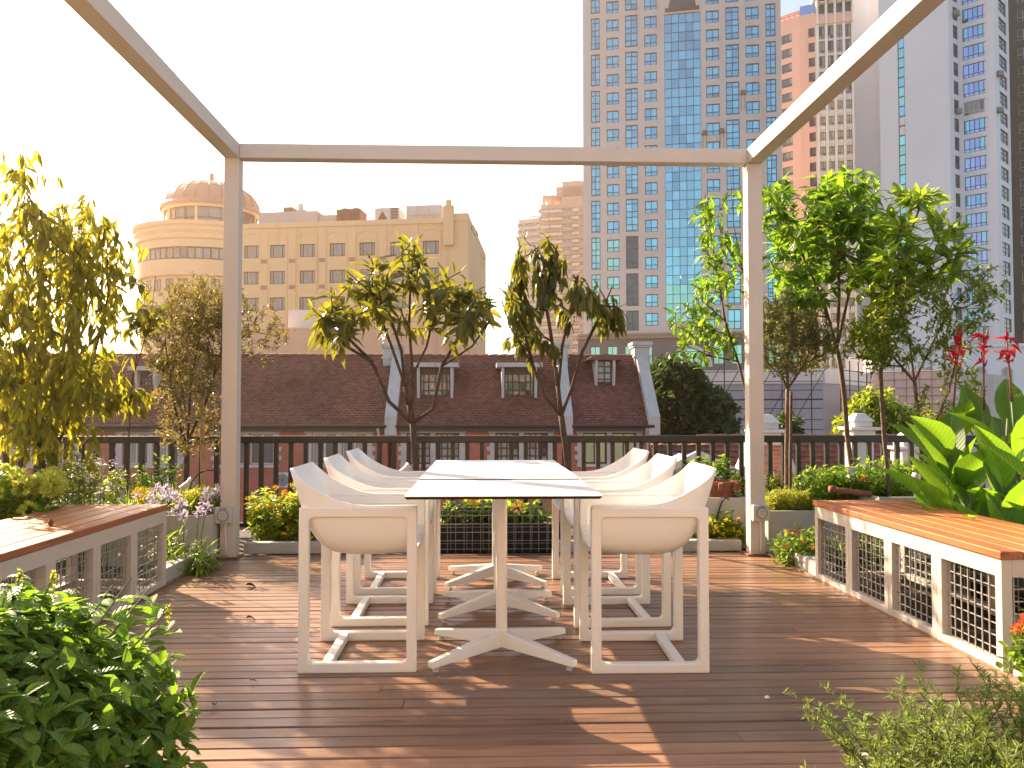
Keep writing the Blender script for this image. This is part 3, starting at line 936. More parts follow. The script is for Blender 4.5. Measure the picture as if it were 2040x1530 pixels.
def dormer(t, px0, px1, py0, py1, wide):
    # front plane where the sill meets the roof slope
    Y = HY
    for _ in range(40): Y = HY + (at((px0 + px1) / 2, py1, Y)[2] - EZ)
    Y -= .08
    A, B = at(px0, py0, Y), at(px1, py1, Y); x0, x1, z0, z1 = A[0], B[0], B[2], A[2]
    yb = HY + (z1 - EZ) + .3; ov = .17
    mb = MB()
    if wide:
        mb.box(x0 - .02, Y - .3, z1 - .16, x1 + .02, yb, z1)
    else:
        mb.prism([(x0 - .14, z1 - .22), (x1 + .14, z1 - .22), (x1 + .06, z1 - .06), ((x0 + x1) / 2, z1 + .0), (x0 + .06, z1 - .06)], Y - .26, yb, 0, 'y')
    d = mb.build('dormer', render if wide else tile, t)
    mb = MB(); h = z1 - .16
    for xa, xb in ((x0 + ov, x0 + ov + .10), (x1 - ov - .10, x1 - ov)):
        mb.prism([(Y, z0), (yb, h - .02), (Y, h - .02)], xa, xb, 0, 'x')
        mb.prism([(Y - .16, h - .003), (Y - .16, h - .3), (Y - .01, z0 - .05), (Y - .001, h - .003)], xa, xb, 0, 'x')
        mb.build('cheek', render, d); mb = MB()
    f = Fac((x0 + ov + .1, Y + .12), (x1 - ov - .1, Y + .12))
    window(f, t, .005, f.L - .005, z0 + .0, h - (.22 if wide else .06), [M['wf_dark' if wide else 'wf_brown'], M['g_room'], M['g_curt'], M['g_dark']], (.12, .28, .5, .72, .88) if wide else (.5,), (.3, .65) if wide else (.25, .5, .75), .05, .0, 'dormer_window')
    mb = MB(); mb.box(x0 + ov, Y - .02, z0 - .09, x1 - ov, Y + .3, z0 - .001)
    mb.build('dormer_sill', M['wf_dark'], d)
    if wide:
        mb = MB(); mb.box(x0 + ov + .101, Y + .11, h - .22, x1 - ov - .101, Y + .3, h - .003); mb.build('shutter_box', M['wf_dark'], d)
dormer(tm, 822, 912, 723, 793, True); dormer(tm, 990, 1079, 723, 793, True); dormer(tr, 1176, 1234, 706, 768, False)
dormer(tl, 262, 322, 730, 775, True)

def downpipe(px, lab):
    x = X(px); mb = MB(); mb.tube([(x, HY - .12, -9), (x, HY - .12, EZ - .8), (x - .05, HY - .3, EZ - .3)], .05, 8)
    tag(mb.build('downpipe', stone), lab, 'pipe', 'downpipes on the brick houses')
downpipe(757, 'pale downpipe on the brick wall left of the first chimney'); downpipe(1288, 'pale downpipe at the right end of the brick row')

def ac_unit(px, py, Y, w, h, lab, grp='air conditioners on the brick wall'):
    c = at(px, py, Y)
    t = thing('air_conditioner', lab, 'air conditioner', (c[0], Y, c[2]), grp)
    mb = MB(); mb.box(c[0] - w / 2, Y - .34, c[2] - h / 2, c[0] + w / 2, Y - .04, c[2] + h / 2); mb.build('case', M['wf_white'], t, bevel=.015)
    mb = MB()
    for r in np.linspace(.05, h * .42, 6):
        a = np.linspace(0, 2 * np.pi, 21); mb.tube([(c[0] - w * .14 + r * math.cos(q), Y - .352, c[2] + r * math.sin(q)) for q in a], .008, 4)
    mb.lathe([(0, 0), (.03, .003)], (c[0] - w * .14, Y - .36, c[2]), 8)
    n = 24; mb.prism([(c[0] - w * .14 + h * .43 * math.cos(2 * math.pi * i / n), c[2] + h * .43 * math.sin(2 * math.pi * i / n)) for i in range(n)], Y - .3445, Y - .341, 1)
    mb.build('fan_grille', [M['plastic'], M['core']], t)
ac_unit(573, 955, HY, .72, .52, 'white air conditioner on the brick wall just right of the left post')
ac_unit(326, 962, HY, .72, .58, 'white air conditioner on the brick wall behind the olive tree')

# ------------------------------------------------------------------ yellow hotel with the domed corner
P0, P1 = at(497, 500, 92.4), at(930, 500, 88.4)
hw_ = Fac(P0, P1)
yel = streakmat('yellow_render', (.80, .56, .32), (.40, .22, .10), .85, .12)
yel2 = plain('yellow_trim', (.80, .56, .34), .85, .08, .3)
ht = thing('hotel', 'yellow hotel with a round domed corner tower and rows of brown windows', 'building', (float(P0[0]), float(P0[1]), HB))
u_l = hw_.uz(474, 500)[0]; u_r = hw_.uz(932, 500)[0]
ztop = hw_.uz(700, 441)[1]
cols = [501, 553, 612.5, 672, 731.5, 793, 858]
rects = []
st = hw_.uz(700, 485.5)[1] - hw_.uz(700, 538.5)[1]; z1 = hw_.uz(612, 486)[1]; wh = hw_.uz(612, 486)[1] - hw_.uz(612, 512)[1]
arch = []; vents = []
for i, c in enumerate(cols):
    uc = hw_.uz(c, 500)[0]; w = .88
    for k in range(6): rects.append((uc - w, uc + w, z1 - wh - st * k, z1 - st * k))
    arch.append(uc)
    if i < 6: vents.append((uc + hw_.uz(cols[i + 1], 500)[0]) / 2)
mb = MB(); hw_.panel(mb, u_l, u_r, HB, ztop, rects, .25)
back = [hw_.pt(u_l, 0, -.6), hw_.pt(u_r, 0, -.6), hw_.pt(u_r + 9, 0, -34), hw_.pt(u_l, 0, -34)]
body(mb, [hw_.pt(u_l, 0, -.5)[:2], hw_.pt(u_r - .01, 0, -.5)[:2], at(966, 500, 112)[:2], hw_.pt(u_l, 0, -30)[:2]], HB, ztop - .6)
hw_.box(mb, u_r - .4, u_r, HB, ztop, -.6, -.002)
mb.build('wall', yel, ht)
# receding side wall on the right with its own small windows
S1 = at(968, 470, 112); sf = Fac(hw_.pt(u_r, 0)[:2], S1[:2])
sr = []
for a, b, c, d in ((938, 942, 444, 460), (943.5, 948, 453, 469), (949, 953, 462, 476), (937, 941, 488, 512), (957, 961, 508, 530), (963, 966, 513, 532), (937, 941, 541, 560), (957, 961, 655, 680)):
    A, B = sf.uz(a, (c + d) / 2), sf.uz(b, (c + d) / 2); zt_, zb_ = sf.uz((a + b) / 2, c)[1], sf.uz((a + b) / 2, d)[1]
    sr.append((A[0], B[0], zb_, zt_))
mb = MB(); zs_ = sf.uz(934, 429)[1]; sf.panel(mb, 0, sf.L, HB, zs_, sr, .3)
sf.box(mb, .0, sf.L, zs_ - .5, zs_ + .0, -.5, -.002)
hw_.box(mb, hw_.uz(886, 430)[0], u_r - .002, ztop - .3, zs_, -.9, .12)
mb.build('side_wall', yel, ht)
for r in sr: window(sf, ht, *r, [M['wf_brown'], M['g_room']], (), (.5,), .12, .2)
for r in rects: window(hw_, ht, *r, [M['wf_brown'], M['g_curt'], M['g_curt'], M['g_room']], (.2, .78), (), .085, .12)
mb = MB()
for uc in arch:                             # shallow arched recess over the top row
    n = 9; w = 1.12; zz = z1 + .9
    for i in range(n):
        a, b = -1 + 2 * i / n, -1 + 2 * (i + 1) / n
        za, zb_ = zz + .35 * (1 - a * a), zz + .35 * (1 - b * b)
        mb.hexa([hw_.pt(uc + a * w, za, .06), hw_.pt(uc + b * w, zb_, .06), hw_.pt(uc + b * w, zb_, .002), hw_.pt(uc + a * w, za, .002), hw_.pt(uc + a * w, za + .1, .06), hw_.pt(uc + b * w, zb_ + .1, .06), hw_.pt(uc + b * w, zb_ + .1, .002), hw_.pt(uc + a * w, za + .1, .002)])
    for s in (-1, 1): hw_.box(mb, uc + s * w - .05, uc + s * w + .05, z1 - st * 5, zz, .002, .05)
for uc in vents: hw_.box(mb, uc - .42, uc + .42, z1 - st * 5, ztop - .55, .002, .10)
hw_.box(mb, u_l, hw_.uz(884, 440)[0], ztop - .5, ztop + .06, .002, .16)
mb.build('pilasters', yel, ht)
ventm = plain('pink_vent', (.42, .23, .15), .8, .1)
for uc in vents:
    for k in range(5):
        z = z1 - wh - st * k - .62; mb = MB()
        for q in range(4): hw_.box(mb, uc - .36, uc + .36, z + q * .11, z + q * .11 + .12, .101, .125 - .01 * (q % 2))
        mb.build('vent_grille', ventm, ht)
mb = MB(); cu, cz = hw_.uz(896, 412); hw_.box(mb, cu - .55, cu + .5, ztop - 3, cz, .125, .7); hw_.box(mb, cu - .3, cu + .25, cz, cz + .6, .3, .6); mb.build('chimney', yel, ht)
# balcony with balusters near the foot of the right end
mb = MB(); a_, za_ = hw_.uz(872, 700); b_, zb_ = hw_.uz(926, 700)
hw_.box(mb, a_, b_, za_ - .2, za_, .3, 1.5); hw_.box(mb, a_, b_, za_ + 1.0, za_ + 1.15, 1.3, 1.5)
q = a_ + .1
while q < b_: hw_.box(mb, q, q + .12, za_ + .001, za_ + .999, 1.35, 1.47); q += .34
mb.build('balcony', plain('grey_balcony', (.40, .33, .28), .8), ht)
# round corner tower
tc = at(421, 470, 100.); TR = 140 * 100 / FPX
def zt_at(py): return at(388, py, 100 - TR)[2]
mb = MB()
mb.lathe([(TR * .90, HB), (TR * .90, zt_at(548)), (TR * .95, zt_at(545)), (TR * .955, zt_at(514))], (tc[0], tc[1], 0), 72)
mb.lathe([(TR * .955, zt_at(489)), (TR * .955, zt_at(474)), (TR * .985, zt_at(471)), (TR * .985, zt_at(464)), (TR * .97, zt_at(462)), (TR * 1.0, zt_at(455)), (TR * 1.0, zt_at(451)), (TR * .99, zt_at(449)), (TR * 1.02, zt_at(445)), (TR * 1.03, zt_at(438)), (TR * .9, zt_at(438)), (0, zt_at(438))], (tc[0], tc[1], 0), 72)
tw = mb.build('corner_tower', yel2, ht, smooth=False)
mb = MB(); n = 60; r = TR * .93
for i in range(n):
    a, b = 2 * math.pi * i / n, 2 * math.pi * (i + 1) / n
    mb.add([(tc[0] + r * math.cos(q), tc[1] + r * math.sin(q), z) for q, z in ((a, zt_at(514)), (b, zt_at(514)), (b, zt_at(489)), (a, zt_at(489)))], [(0, 1, 2, 3)], random.choice((1, 1, 2)))
    rr_ = r + .04; mb.tube([(tc[0] + rr_ * math.cos(a), tc[1] + rr_ * math.sin(a), zt_at(514)), (tc[0] + rr_ * math.cos(a), tc[1] + rr_ * math.sin(a), zt_at(489))], .07 if i % 3 else .11, 4)
for py in (490.5, 512.5): mb.lathe([(r + .02, zt_at(py) - .08), (r + .1, zt_at(py) - .08), (r + .1, zt_at(py) + .08), (r + .02, zt_at(py) + .08)], (tc[0], tc[1], 0), 60)
mb.build('ribbon_window', [M['wf_brown'], M['g_curt'], M['g_room']], tw)
for i in range(9):                          # windows of the lower storey
    a = math.pi + .35 + i * .22; a2 = a + .12; r = TR * .905
    f = Fac((tc[0] + r * math.cos(a), tc[1] + r * math.sin(a)), (tc[0] + r * math.cos(a2), tc[1] + r * math.sin(a2)))
    for k in range(2): window(f, ht, 0, f.L, zt_at(575) - k * st, zt_at(552) - k * st, [M['wf_brown'], M['g_curt'], M['g_room']], (.5,), (), .08, -.03, 'window')
DR = 86 * 100 / FPX; dcx = at(421, 420, 100)[0]
def zd(py): return at(396, py, 100 - DR)[2]
mb = MB(); n = 24
mb.lathe([(DR * .97, zd(438)), (DR * .97, zd(403))], (dcx, tc[1], 0), n, 1)
for i in range(n):
    a = 2 * math.pi * i / n; w = .09 if i % 3 else .28
    mb.bar((dcx + DR * math.cos(a), tc[1] + DR * math.sin(a), zd(438)), (dcx + DR * math.cos(a), tc[1] + DR * math.sin(a), zd(404)), w, .14, 0 if i % 3 else 2, up=(math.cos(a), math.sin(a), 0))
mb.lathe([(DR * .98, zd(431) - .04), (DR * 1.01, zd(431) - .04), (DR * 1.01, zd(431) + .04), (DR * .98, zd(431) + .04)], (dcx, tc[1], 0), n, 0)
mb.lathe([(DR * 1.0, zd(404)), (DR * 1.06, zd(404)), (DR * 1.06, zd(410)), (DR * 1.0, zd(410))], (dcx, tc[1], 0), 48, 2)
mb.build('drum', [M['wf_brown'], M['g_room'], yel2], tw)
copper = streakmat('dome_metal', (.36, .20, .165), (.22, .12, .10), .55, .5)
zb_ = zd(403); hgt = zd(351) - zb_ + .6
prof = [(DR * 1.10, zb_ - .1), (DR * 1.12, zb_ + .25), (DR * 1.08, zb_ + .5)] + [(DR * 1.06 * math.cos(a), zb_ + .5 + (hgt - .5) * math.sin(a)) for a in np.linspace(.05, math.pi / 2, 14)]
mb = MB(); mb.lathe(prof, (dcx, tc[1], 0), 48)
for i in range(24):
    a = 2 * math.pi * i / 24; mb.tube([(dcx + (r + .02) * math.cos(a), tc[1] + (r + .02) * math.sin(a), z + .02) for r, z in prof[2:-1]], .05, 4, 1)
r, z = prof[8]; mb.lathe([(r + .0, z - .05), (r + .07, z), (r - .02, z + .06)], (dcx, tc[1], 0), 48, 1)
zt = zb_ + hgt
mb.lathe([(1.1, zt - .25), (1.1, zt + .12), (.8, zt + .2), (.28, zt + .35), (.28, zt + 1.15), (0, zt + 1.15)], (dcx, tc[1], 0), 20)
mb.build('dome', [copper, plain('dome_seam', (.16, .09, .075), .6)], ht, smooth=False)
# penthouse and roof machinery
pale = plain('pale_render', (.55, .46, .42), .8, .08, .4)
mb = MB(); a_ = hw_.uz(492, 430)[0]; zz = hw_.uz(560, 413)[1] + .25
hw_.box(mb, a_, hw_.uz(612, 430)[0], ztop - 1, zz, -9, -3); hw_.box(mb, hw_.uz(613, 430)[0], hw_.uz(648, 430)[0], ztop - 1, zz - .4, -9, -3.5)
mb.build('penthouse', pale, ht)
rust = plain('rust_brown', (.20, .10, .075), .8, .3, .6)
def roofbox(px0, px1, py0, py1, o, name, lab, cat, mats, louv=0, grp=None, deep=2.6):
    a, z_1 = hw_.uz(px0, py0); b, _ = hw_.uz(px1, py0); z_0 = ztop - .3
    c = hw_.pt((a + b) / 2, z_0, o - deep / 2)
    t = thing(name, lab, cat, c, grp)
    mb = MB(); hw_.box(mb, a, b, z_0, z_1, o - deep, o); mb.build('case', mats[0], t, bevel=.03)
    if louv == 1:
        mb = MB()
        for k in range(14):
            z = z_0 + .4 + (z_1 - z_0 - .6) * k / 14
            hw_.box(mb, a + .1, a + (b - a) * .36, z, z + .06, o + .002, o + .05); hw_.box(mb, a + (b - a) * .55, b - .1, z, z + .06, o + .002, o + .05)
        mb.build('louvres', rust, t)
        mb = MB()
        for q in (.25, .7): p = hw_.pt(a + (b - a) * q, z_1, o - deep / 2); mb.lathe([(.5, 0), (.5, .3), (.42, .3), (.42, .05)], p, 16)
        mb.build('fan_cowl', mats[0], t)
    if louv == 2:
        mb = MB(); m_ = a + (b - a) * .32; w = (b - a) * .22
        mb.add([hw_.pt(m_ - w, z_0 + .8, o + .01), hw_.pt(m_ + w, z_0 + .8, o + .01), hw_.pt(m_, z_1 - .35, o + .01)], [(0, 1, 2)])
        for k in range(10):
            z = z_0 + .5 + k * .17; hw_.box(mb, a + (b - a) * .66, b - .1, z, z + .1, o + .002, o + .05)
        mb.build('louvres', rust, t)
        mb = MB()
        for q in (.2, .5, .8): p = hw_.pt(a + (b - a) * q, z_1, o - deep / 2); mb.lathe([(.42, 0), (.42, .25), (.36, .25), (.36, .03)], p, 16)
        mb.build('fan_cowl', mats[0], t)
    if louv == 3:
        mb = MB()
        for q in (0, .33, .66, 1): u = a + (b - a) * q; hw_.box(mb, u - .03, u + .03, z_0, z_1 + .06, o + .002, o + .06)
        hw_.box(mb, a, b, (z_0 + z_1) / 2, (z_0 + z_1) / 2 + .06, o + .002, o + .061)
        mb.build('seams', yel2, t)
whitem = plain('white_sheet', (.62, .57, .53), .6, .06, .6)
roofbox(655, 703, 406, 440, -2.5, 'rooftop_chiller', 'brown louvred rooftop chiller beside the pale penthouse on the hotel', 'chiller', [rust], 1, 'rooftop chillers')
roofbox(736, 785, 406, 438, -2.0, 'rooftop_chiller', 'white rooftop chiller with a dark triangular vent on the hotel', 'chiller', [whitem], 2, 'rooftop chillers')
roofbox(803, 873, 403, 436, -1.5, 'rooftop_tank', 'plain pale panelled box on the hotel roof left of its chimney', 'tank', [whitem], 3)
roofbox(532, 551, 393, 416, -4.5, 'water_tank', 'small rust brown tank on top of the hotel penthouse', 'tank', [rust])
mb = MB(); a_, za = hw_.uz(565, 384); p = hw_.pt(a_, 0, -5); mb.box(p[0] - .28, p[1] - .2, zz, p[0] + .28, p[1] + .2, za); mb.box(p[0] + .29, p[1] - .1, zz, p[0] + .6, p[1] + .1, zz + .7)
for dx in (-2.2, 3.4, 5.0): mb.tube([(p[0] + dx, p[1], zz - .4), (p[0] + dx, p[1], zz + 1.3 + .3 * dx / 5)], .03, 4)
tag(mb.build('antenna', whitem), 'slim white antenna panel on the hotel penthouse roof', 'antenna')
# low annex wall in front of the hotel
f2 = Fac(at(470, 660, 62)[:2], at(925, 660, 60.2)[:2]); zt_ = f2.uz(600, 655)[1]
t = thing('annex', 'plain peach coloured annex with flat roof in front of the yellow hotel', 'building', (float(f2.p[0]), float(f2.p[1]), HB))
mb = MB(); u_ = f2.uz(884, 680)[0]; f2.box(mb, -6, u_, HB, zt_, -8, 0); f2.box(mb, u_, f2.L, HB, zt_ - 1.0, -8, -1)
mb.build('wall', streakmat('peach_render', (.66, .45, .30), (.38, .24, .16), .85, .3), t)
mb = MB(); f2.box(mb, -6.05, u_ + .05, zt_, zt_ + .10, -8.05, .06); mb.build('coping', yel2, t)
mb = MB(); a_, z_ = f2.uz(560, 612); b_, _ = f2.uz(612, 612); f2.box(mb, a_, b_, zt_ + .11, z_, -4, -1.6); mb.build('roof_hut', whitem, t)
for px_ in (571, 642, 843):
    mb = MB(); a_, z_ = f2.uz(px_, 657); f2.box(mb, a_ - .05, a_ + .05, z_ - 1.1, z_ - .02, .002, .08); mb.build('scupper', rust, t)

# ------------------------------------------------------------------ big beige tower with blue glass
f3 = Fac(at(1162, 300, 145)[:2], at(1558, 300, 137.4)[:2])
bt = thing('office_tower', 'wide beige tower block with a blue glass centre bay and square windows', 'building', (float(f3.p[0]), float(f3.p[1]), HB))
cb = streakmat('beige_stucco', (.63, .56, .54), (.40, .31, .28), .85, .08)
ZT = 84.0
sty = f3.uz(1222, 38.3)[1] - f3.uz(1222, 74.6)[1]; zref = f3.uz(1222, 38.3)[1]; zref2 = f3.uz(1447, 20)[1]
zpod = f3.uz(1300, 664)[1]
rects = []; wl = []; sl_ = []
for c, hwid in ((1221, 12.6), (1297, 12.6), (1421, 13), (1500.5, 13)):
    uc = f3.uz(c, 300)[0]; hw = hwid * 141 / FPX
    for k in range(-6, 25):
        zt_ = zref - sty * k; zb_ = zt_ - sty * .67
        if zb_ < zpod + .4 or zt_ > ZT - 1: continue
        rects.append((uc - hw, uc + hw, zb_, zt_)); wl.append(rects[-1])
for c, hwid, ph in ((1186.5, 9.3, 0), (1258.5, 12.6, 0), (1460.5, 13, 1), (1537.5, 9.6, 1)):
    uc = f3.uz(c, 300)[0]; hw = hwid * 141 / FPX; z0_ = zref - sty * (3.55 if not ph else 3.55)
    for k in range(-5, 12):
        zt_ = zref - sty * (2 * k - .15 + .05 * ph); zb_ = zt_ - sty * 1.76
        if zb_ < zpod + .4: zb_ = zpod + .5
        if zt_ > ZT - 1 or zt_ - zb_ < 1.5: continue
        rects.append((uc - hw, uc + hw, zb_, zt_)); sl_.append(rects[-1])
ca, cz = f3.uz(1323, 27); cb_, _ = f3.uz(1395, 27); czb = f3.uz(1360, 642)[1]; cztop = f3.uz(1323, 29)[1]
rects.append((ca, cb_, czb, cztop))
az = f3.uz(1358, 15)[1]; aw = (cb_ - ca) * .36; ac = (ca + cb_) / 2
mb = MB(); f3.panel(mb, .0, f3.L, zpod, ZT, rects, .45)
body(mb, [f3.pt(.3, 0, -.6)[:2], f3.pt(f3.L - .3, 0, -.6)[:2], f3.pt(f3.L - 1, 0, -28)[:2], f3.pt(1, 0, -28)[:2]], HB, ZT - .5)
f3.box(mb, -.01, .35, HB, ZT, -6, -.003); f3.box(mb, f3.L - .35, f3.L + .01, HB, ZT, -6, -.003)
mb.build('wall', cb, bt)
random.shuffle(wl)
wl.sort(key=lambda r: abs(r[2] - 25))
for i, r in enumerate(wl):
    left = r[0] < 8; low = r[3] < 32
    g = [M['g_teal']] * 2 if (left and low) else [M['g_blue'], M['g_blue2']]
    q = random.random()
    if q < .12: g = g + [M['g_curt']]
    window(f3, bt, *r, [M['wf_teal']] + g, (.5,), (.36,), .13, .22, key=str(i % 7))
for i, r in enumerate(sl_):
    low = r[3] < 34 and r[0] < 12
    g = [M['g_dark']] if (low and r[0] > 5) else ([M['g_teal'], M['g_blue']] if low else [M['g_blue'], M['g_blue2']])
    window(f3, bt, *r, [M['wf_teal']] + g, (.5,), (.05, .22, .45, .62, .86) if r[3] - r[2] > 4 else (.4,), .13, .22, 'glazed_strip', key=str(i % 5))
mb = MB(); nc = 5; nr = int((cztop - czb) / (sty * .5)); dz = (cztop - czb) / nr
for i in range(nc):
    for j in range(nr):
        a, b = ca + (cb_ - ca) * i / nc, ca + (cb_ - ca) * (i + 1) / nc; t1 = random.uniform(-.012, .012)
        mb.add([f3.pt(a, czb + j * dz, -.2 + t1), f3.pt(b, czb + j * dz, -.2 - t1), f3.pt(b, czb + (j + 1) * dz, -.2 - t1), f3.pt(a, czb + (j + 1) * dz, -.2 + t1)], [(0, 1, 2, 3)], random.choice((1, 1, 1, 1, 1, 2)) if j > nr * .12 else 3)
for i in range(nc + 1): u = ca + (cb_ - ca) * i / nc; f3.box(mb, u - .05, u + .05, czb, cztop, -.19, -.1)
for j in range(nr + 1): z = czb + j * dz; f3.box(mb, ca, cb_, z - .035, z + .035, -.192, -.11)
mb.build('curtain_wall', [M['wf_teal'], M['g_blue'], M['g_blue2'], M['g_teal']], bt)
mb = MB(); n = 14; zc = az
for i in range(n):
    a, b = math.pi * i / n, math.pi * (i + 1) / n; r1, r0 = 2.9, 2.35
    mb.hexa([f3.pt(ac + r0 * math.cos(q) * 1.0, zc + r0 * math.sin(q) * 1.25, o) if rr == 0 else f3.pt(ac + r1 * math.cos(q), zc + r1 * math.sin(q) * 1.25, o) for rr, q, o in ((0, a, .15), (1, a, .15), (1, a, .003), (0, a, .003), (0, b, .15), (1, b, .15), (1, b, .003), (0, b, .003))], 0)
    mb.add([f3.pt(ac, zc, .02), f3.pt(ac + r0 * math.cos(a), zc + r0 * math.sin(a) * 1.25, .02), f3.pt(ac + r0 * math.cos(b), zc + r0 * math.sin(b) * 1.25, .02)], [(0, 1, 2)], 2)
f3.box(mb, ac - 2.9, ac + 2.9, zc - .55, zc, .003, .25, 1)
mb.build('arched_window', [cb, M['wf_brown'], M['g_dark']], bt)
# podium
mb = MB()
f3.box(mb, -1, f3.L + 1, zpod - .9, zpod, -8, .9); f3.box(mb, -1, f3.L + 1, zpod - .35, zpod - .05, .901, 1.2)
mb.build('cornice', plain('brown_cornice', (.36, .27, .22), .8, .1, .3), bt)
prs = []
zw1, zw0 = f3.uz(1300, 689)[1], f3.uz(1300, 727)[1]
for k in range(12):
    a = 1.2 + k * 3.0
    if abs(a + .8 - ac) > 4.2: prs.append((a, a + 1.7, zw0, zw1))
mb = MB(); f3.panel(mb, -1, f3.L + 1, HB, zpod - .901, prs, .3, o=.4)
mb.build('podium', plain('dark_granite', (.15, .135, .14), .5, .2, .5), bt)
for r in prs: window(f3, bt, *r, [M['wf_teal'], M['g_teal'], M['g_teal']], (.5,), (.5,), .1, -.2, 'podium_window')
mb = MB(); zc = zw0 - .4
for i in range(20):
    a, b = math.pi * i / 20, math.pi * (i + 1) / 20
    for r0, r1, o, mi in ((3.1, 3.7, .75, 0), (0.01, 3.1, .46, 1)):
        mb.add([f3.pt(ac + 1 + rr * math.cos(q), zc + rr * math.sin(q), o) for rr, q in ((r0, a), (r1, a), (r1, b), (r0, b))], [(0, 1, 2, 3)], mi)
mb.build('entrance_arch', [cb, M['g_teal']], bt)
# air conditioner brackets on the wall
for px_, py_ in ((1404, 262), (1480, 182), (1438, 258)):
    a_, z_ = f3.uz(px_, py_); p = f3.pt(a_, z_, 0)
    mb = MB(); f3.box(mb, a_ - .35, a_ + .35, z_ - .5, z_ + .1, .01, .45); f3.box(mb, a_ - .5, a_ + .5, z_ - .6, z_ - .52, .01, .55)
    for s_ in (-.3, .3): f3.box(mb, a_ + s_ - .04, a_ + s_ + .04, z_ - 3.2, z_ - .6, .004, .05)
    tag(mb.build('wall_unit', plain('rusty_unit', (.22, .14, .11), .8)), {1404: 'rusty air conditioner bracket beside the blue glass bay on the beige tower', 1480: 'topmost rusty bracket, high between windows on the right half of the beige tower', 1438: 'rusty bracket between the second and third window columns right of the glass bay'}[px_], 'bracket', 'brackets on the beige tower')

# ------------------------------------------------------------------ salmon and grid tower
pts = [at(1545, 300, 190.5), at(1596, 300, 186), at(1627, 300, 184.4), at(1765, 300, 180.5)]
t = thing('apartment_tower', 'salmon pink tower with a white gridded front between two other towers', 'building', (float(pts[1][0]), float(pts[1][1]), HB))
salm = streakmat('salmon_paint', (.70, .42, .33), (.46, .21, .14), .85, .06)
grid = streakmat('grid_concrete', (.68, .65, .62), (.42, .37, .33), .85, .06)
fa, fb, fc = Fac(pts[0][:2], pts[1][:2]), Fac(pts[1][:2], pts[2][:2]), Fac(pts[2][:2], pts[3][:2])
Z2 = fc.uz(1700, 4)[1]; zs_ = fb.uz(1610, 33)[1]
sty2 = fb.uz(1618, 55.5)[1] - fb.uz(1618, 85.2)[1]; zr_ = fb.uz(1618, 55.5)[1]
ra, rb, rc = [], [], []
ua0, ua1 = fa.uz(1559, 300)[0], fa.uz(1579.5, 300)[0]
for k in range(26):
    z = zr_ - sty2 * k
    if z - 2.2 < HB: break
    ra.append((ua0, ua1, z - 2.1, z)); rb.append((fb.uz(1613, 300)[0], fb.uz(1625.5, 300)[0], z - 2.1, z))
    ng = 7
    for j in range(ng):
        a, b = fc.uz(1634 + j * 17.6, 300)[0], fc.uz(1645.5 + j * 17.6, 300)[0]
        if k < 3: rc.append((a, b, z - 2.95, z + .1))
        else: rc.append((a, b, z - 2.15, z - .05))
mb = MB(); fa.panel(mb, 0, fa.L, HB, zs_, ra, .3); fb.panel(mb, 0, fb.L, HB, zs_, rb, .3)
q = fa.p + np.array((0, 0, 0)); body(mb, [fa.pt(0, 0, -.5)[:2], fb.pt(0, 0, -.5)[:2], fc.pt(0, 0, -.5)[:2], fc.pt(fc.L, 0, -.5)[:2], fc.pt(fc.L, 0, -30)[:2], fa.pt(0, 0, -30)[:2]], HB, zs_ - .3)
mb.build('wall', salm, t)
mb = MB(); fc.panel(mb, 0, fc.L, HB, Z2 - 2, rc, .35)
for j in range(8):
    u = fc.uz(1630.5 + j * 17.6, 300)[0]; fc.box(mb, u - .28, u + .28, HB, Z2 - 1, .003, .55)
for k in range(2, 26): z = zr_ - sty2 * k + .35; fc.box(mb, 0, fc.L, z, z + .25, .003, .2)
mb.build('grid_front', grid, t)
for r in sorted(rc, key=lambda r: -r[3]): window(fc, t, *r, [M['wf_dark'], M['g_curt'], M['g_room'], M['g_dark']], (.55,), (.3,), .1, .25, key=str(random.randint(0, 4)))
for r in ra: window(fa, t, *r, [M['wf_teal'], M['g_room'], M['g_curt'], M['g_blue']], (.3, .7), (.3,), .1, .15, 'side_window')
for r in rb: window(fb, t, *r, [M['wf_dark'], M['g_room'], M['g_dark']], (.5,), (.3,), .1, .15, 'side_window')
mb = MB(); za = fc.uz(1700, 26)[1]; zb_ = fc.uz(1700, 44)[1]
fc.box(mb, .1, fc.L, zb_, za, .56, .62)
mb.build('frieze', salm, t)
mb = MB(); fc.box(mb, -.6, fc.L, za + 4.0, za + 4.7, -6, 1.6)
for j in range(8): u = fc.uz(1630.5 + j * 17.6, 300)[0]; fc.box(mb, u - .25, u + .25, zb_, za + 4.0, .0, .9)
for j in range(7):
    a = fc.uz(1635 + j * 17.6, 300)[0]; fc.box(mb, a, a + 1.25, za + 2.6, za + 2.8, .3, 1.5)
mb.build('crown', whitem, t)
mb = MB(); fc.box(mb, 0, fc.L, za, za + 3.9, -5, -.3, 0)
fb.box(mb, fb.L * .0, fb.L, zs_ + .01, zs_ + 2.9, -3, -.4, 1); mb.build('crown_glazing', [M['g_dark'], M['g_navy']], t)
mb = MB(); fa.box(mb, 0, fa.L, zs_, zs_ + .7, -.5, .05); fb.box(mb, 0, fb.L, zs_, zs_ + .5, -.5, .05)
for u in np.linspace(0, fa.L, 6): fa.box(mb, u, u + .3, zs_ + .7, zs_ + 2.4, -2.5, -2.2)
fa.box(mb, 0, fa.L, zs_ + 2.4, zs_ + 2.7, -3, -1.5)
mb.build('parapet', salm, t)

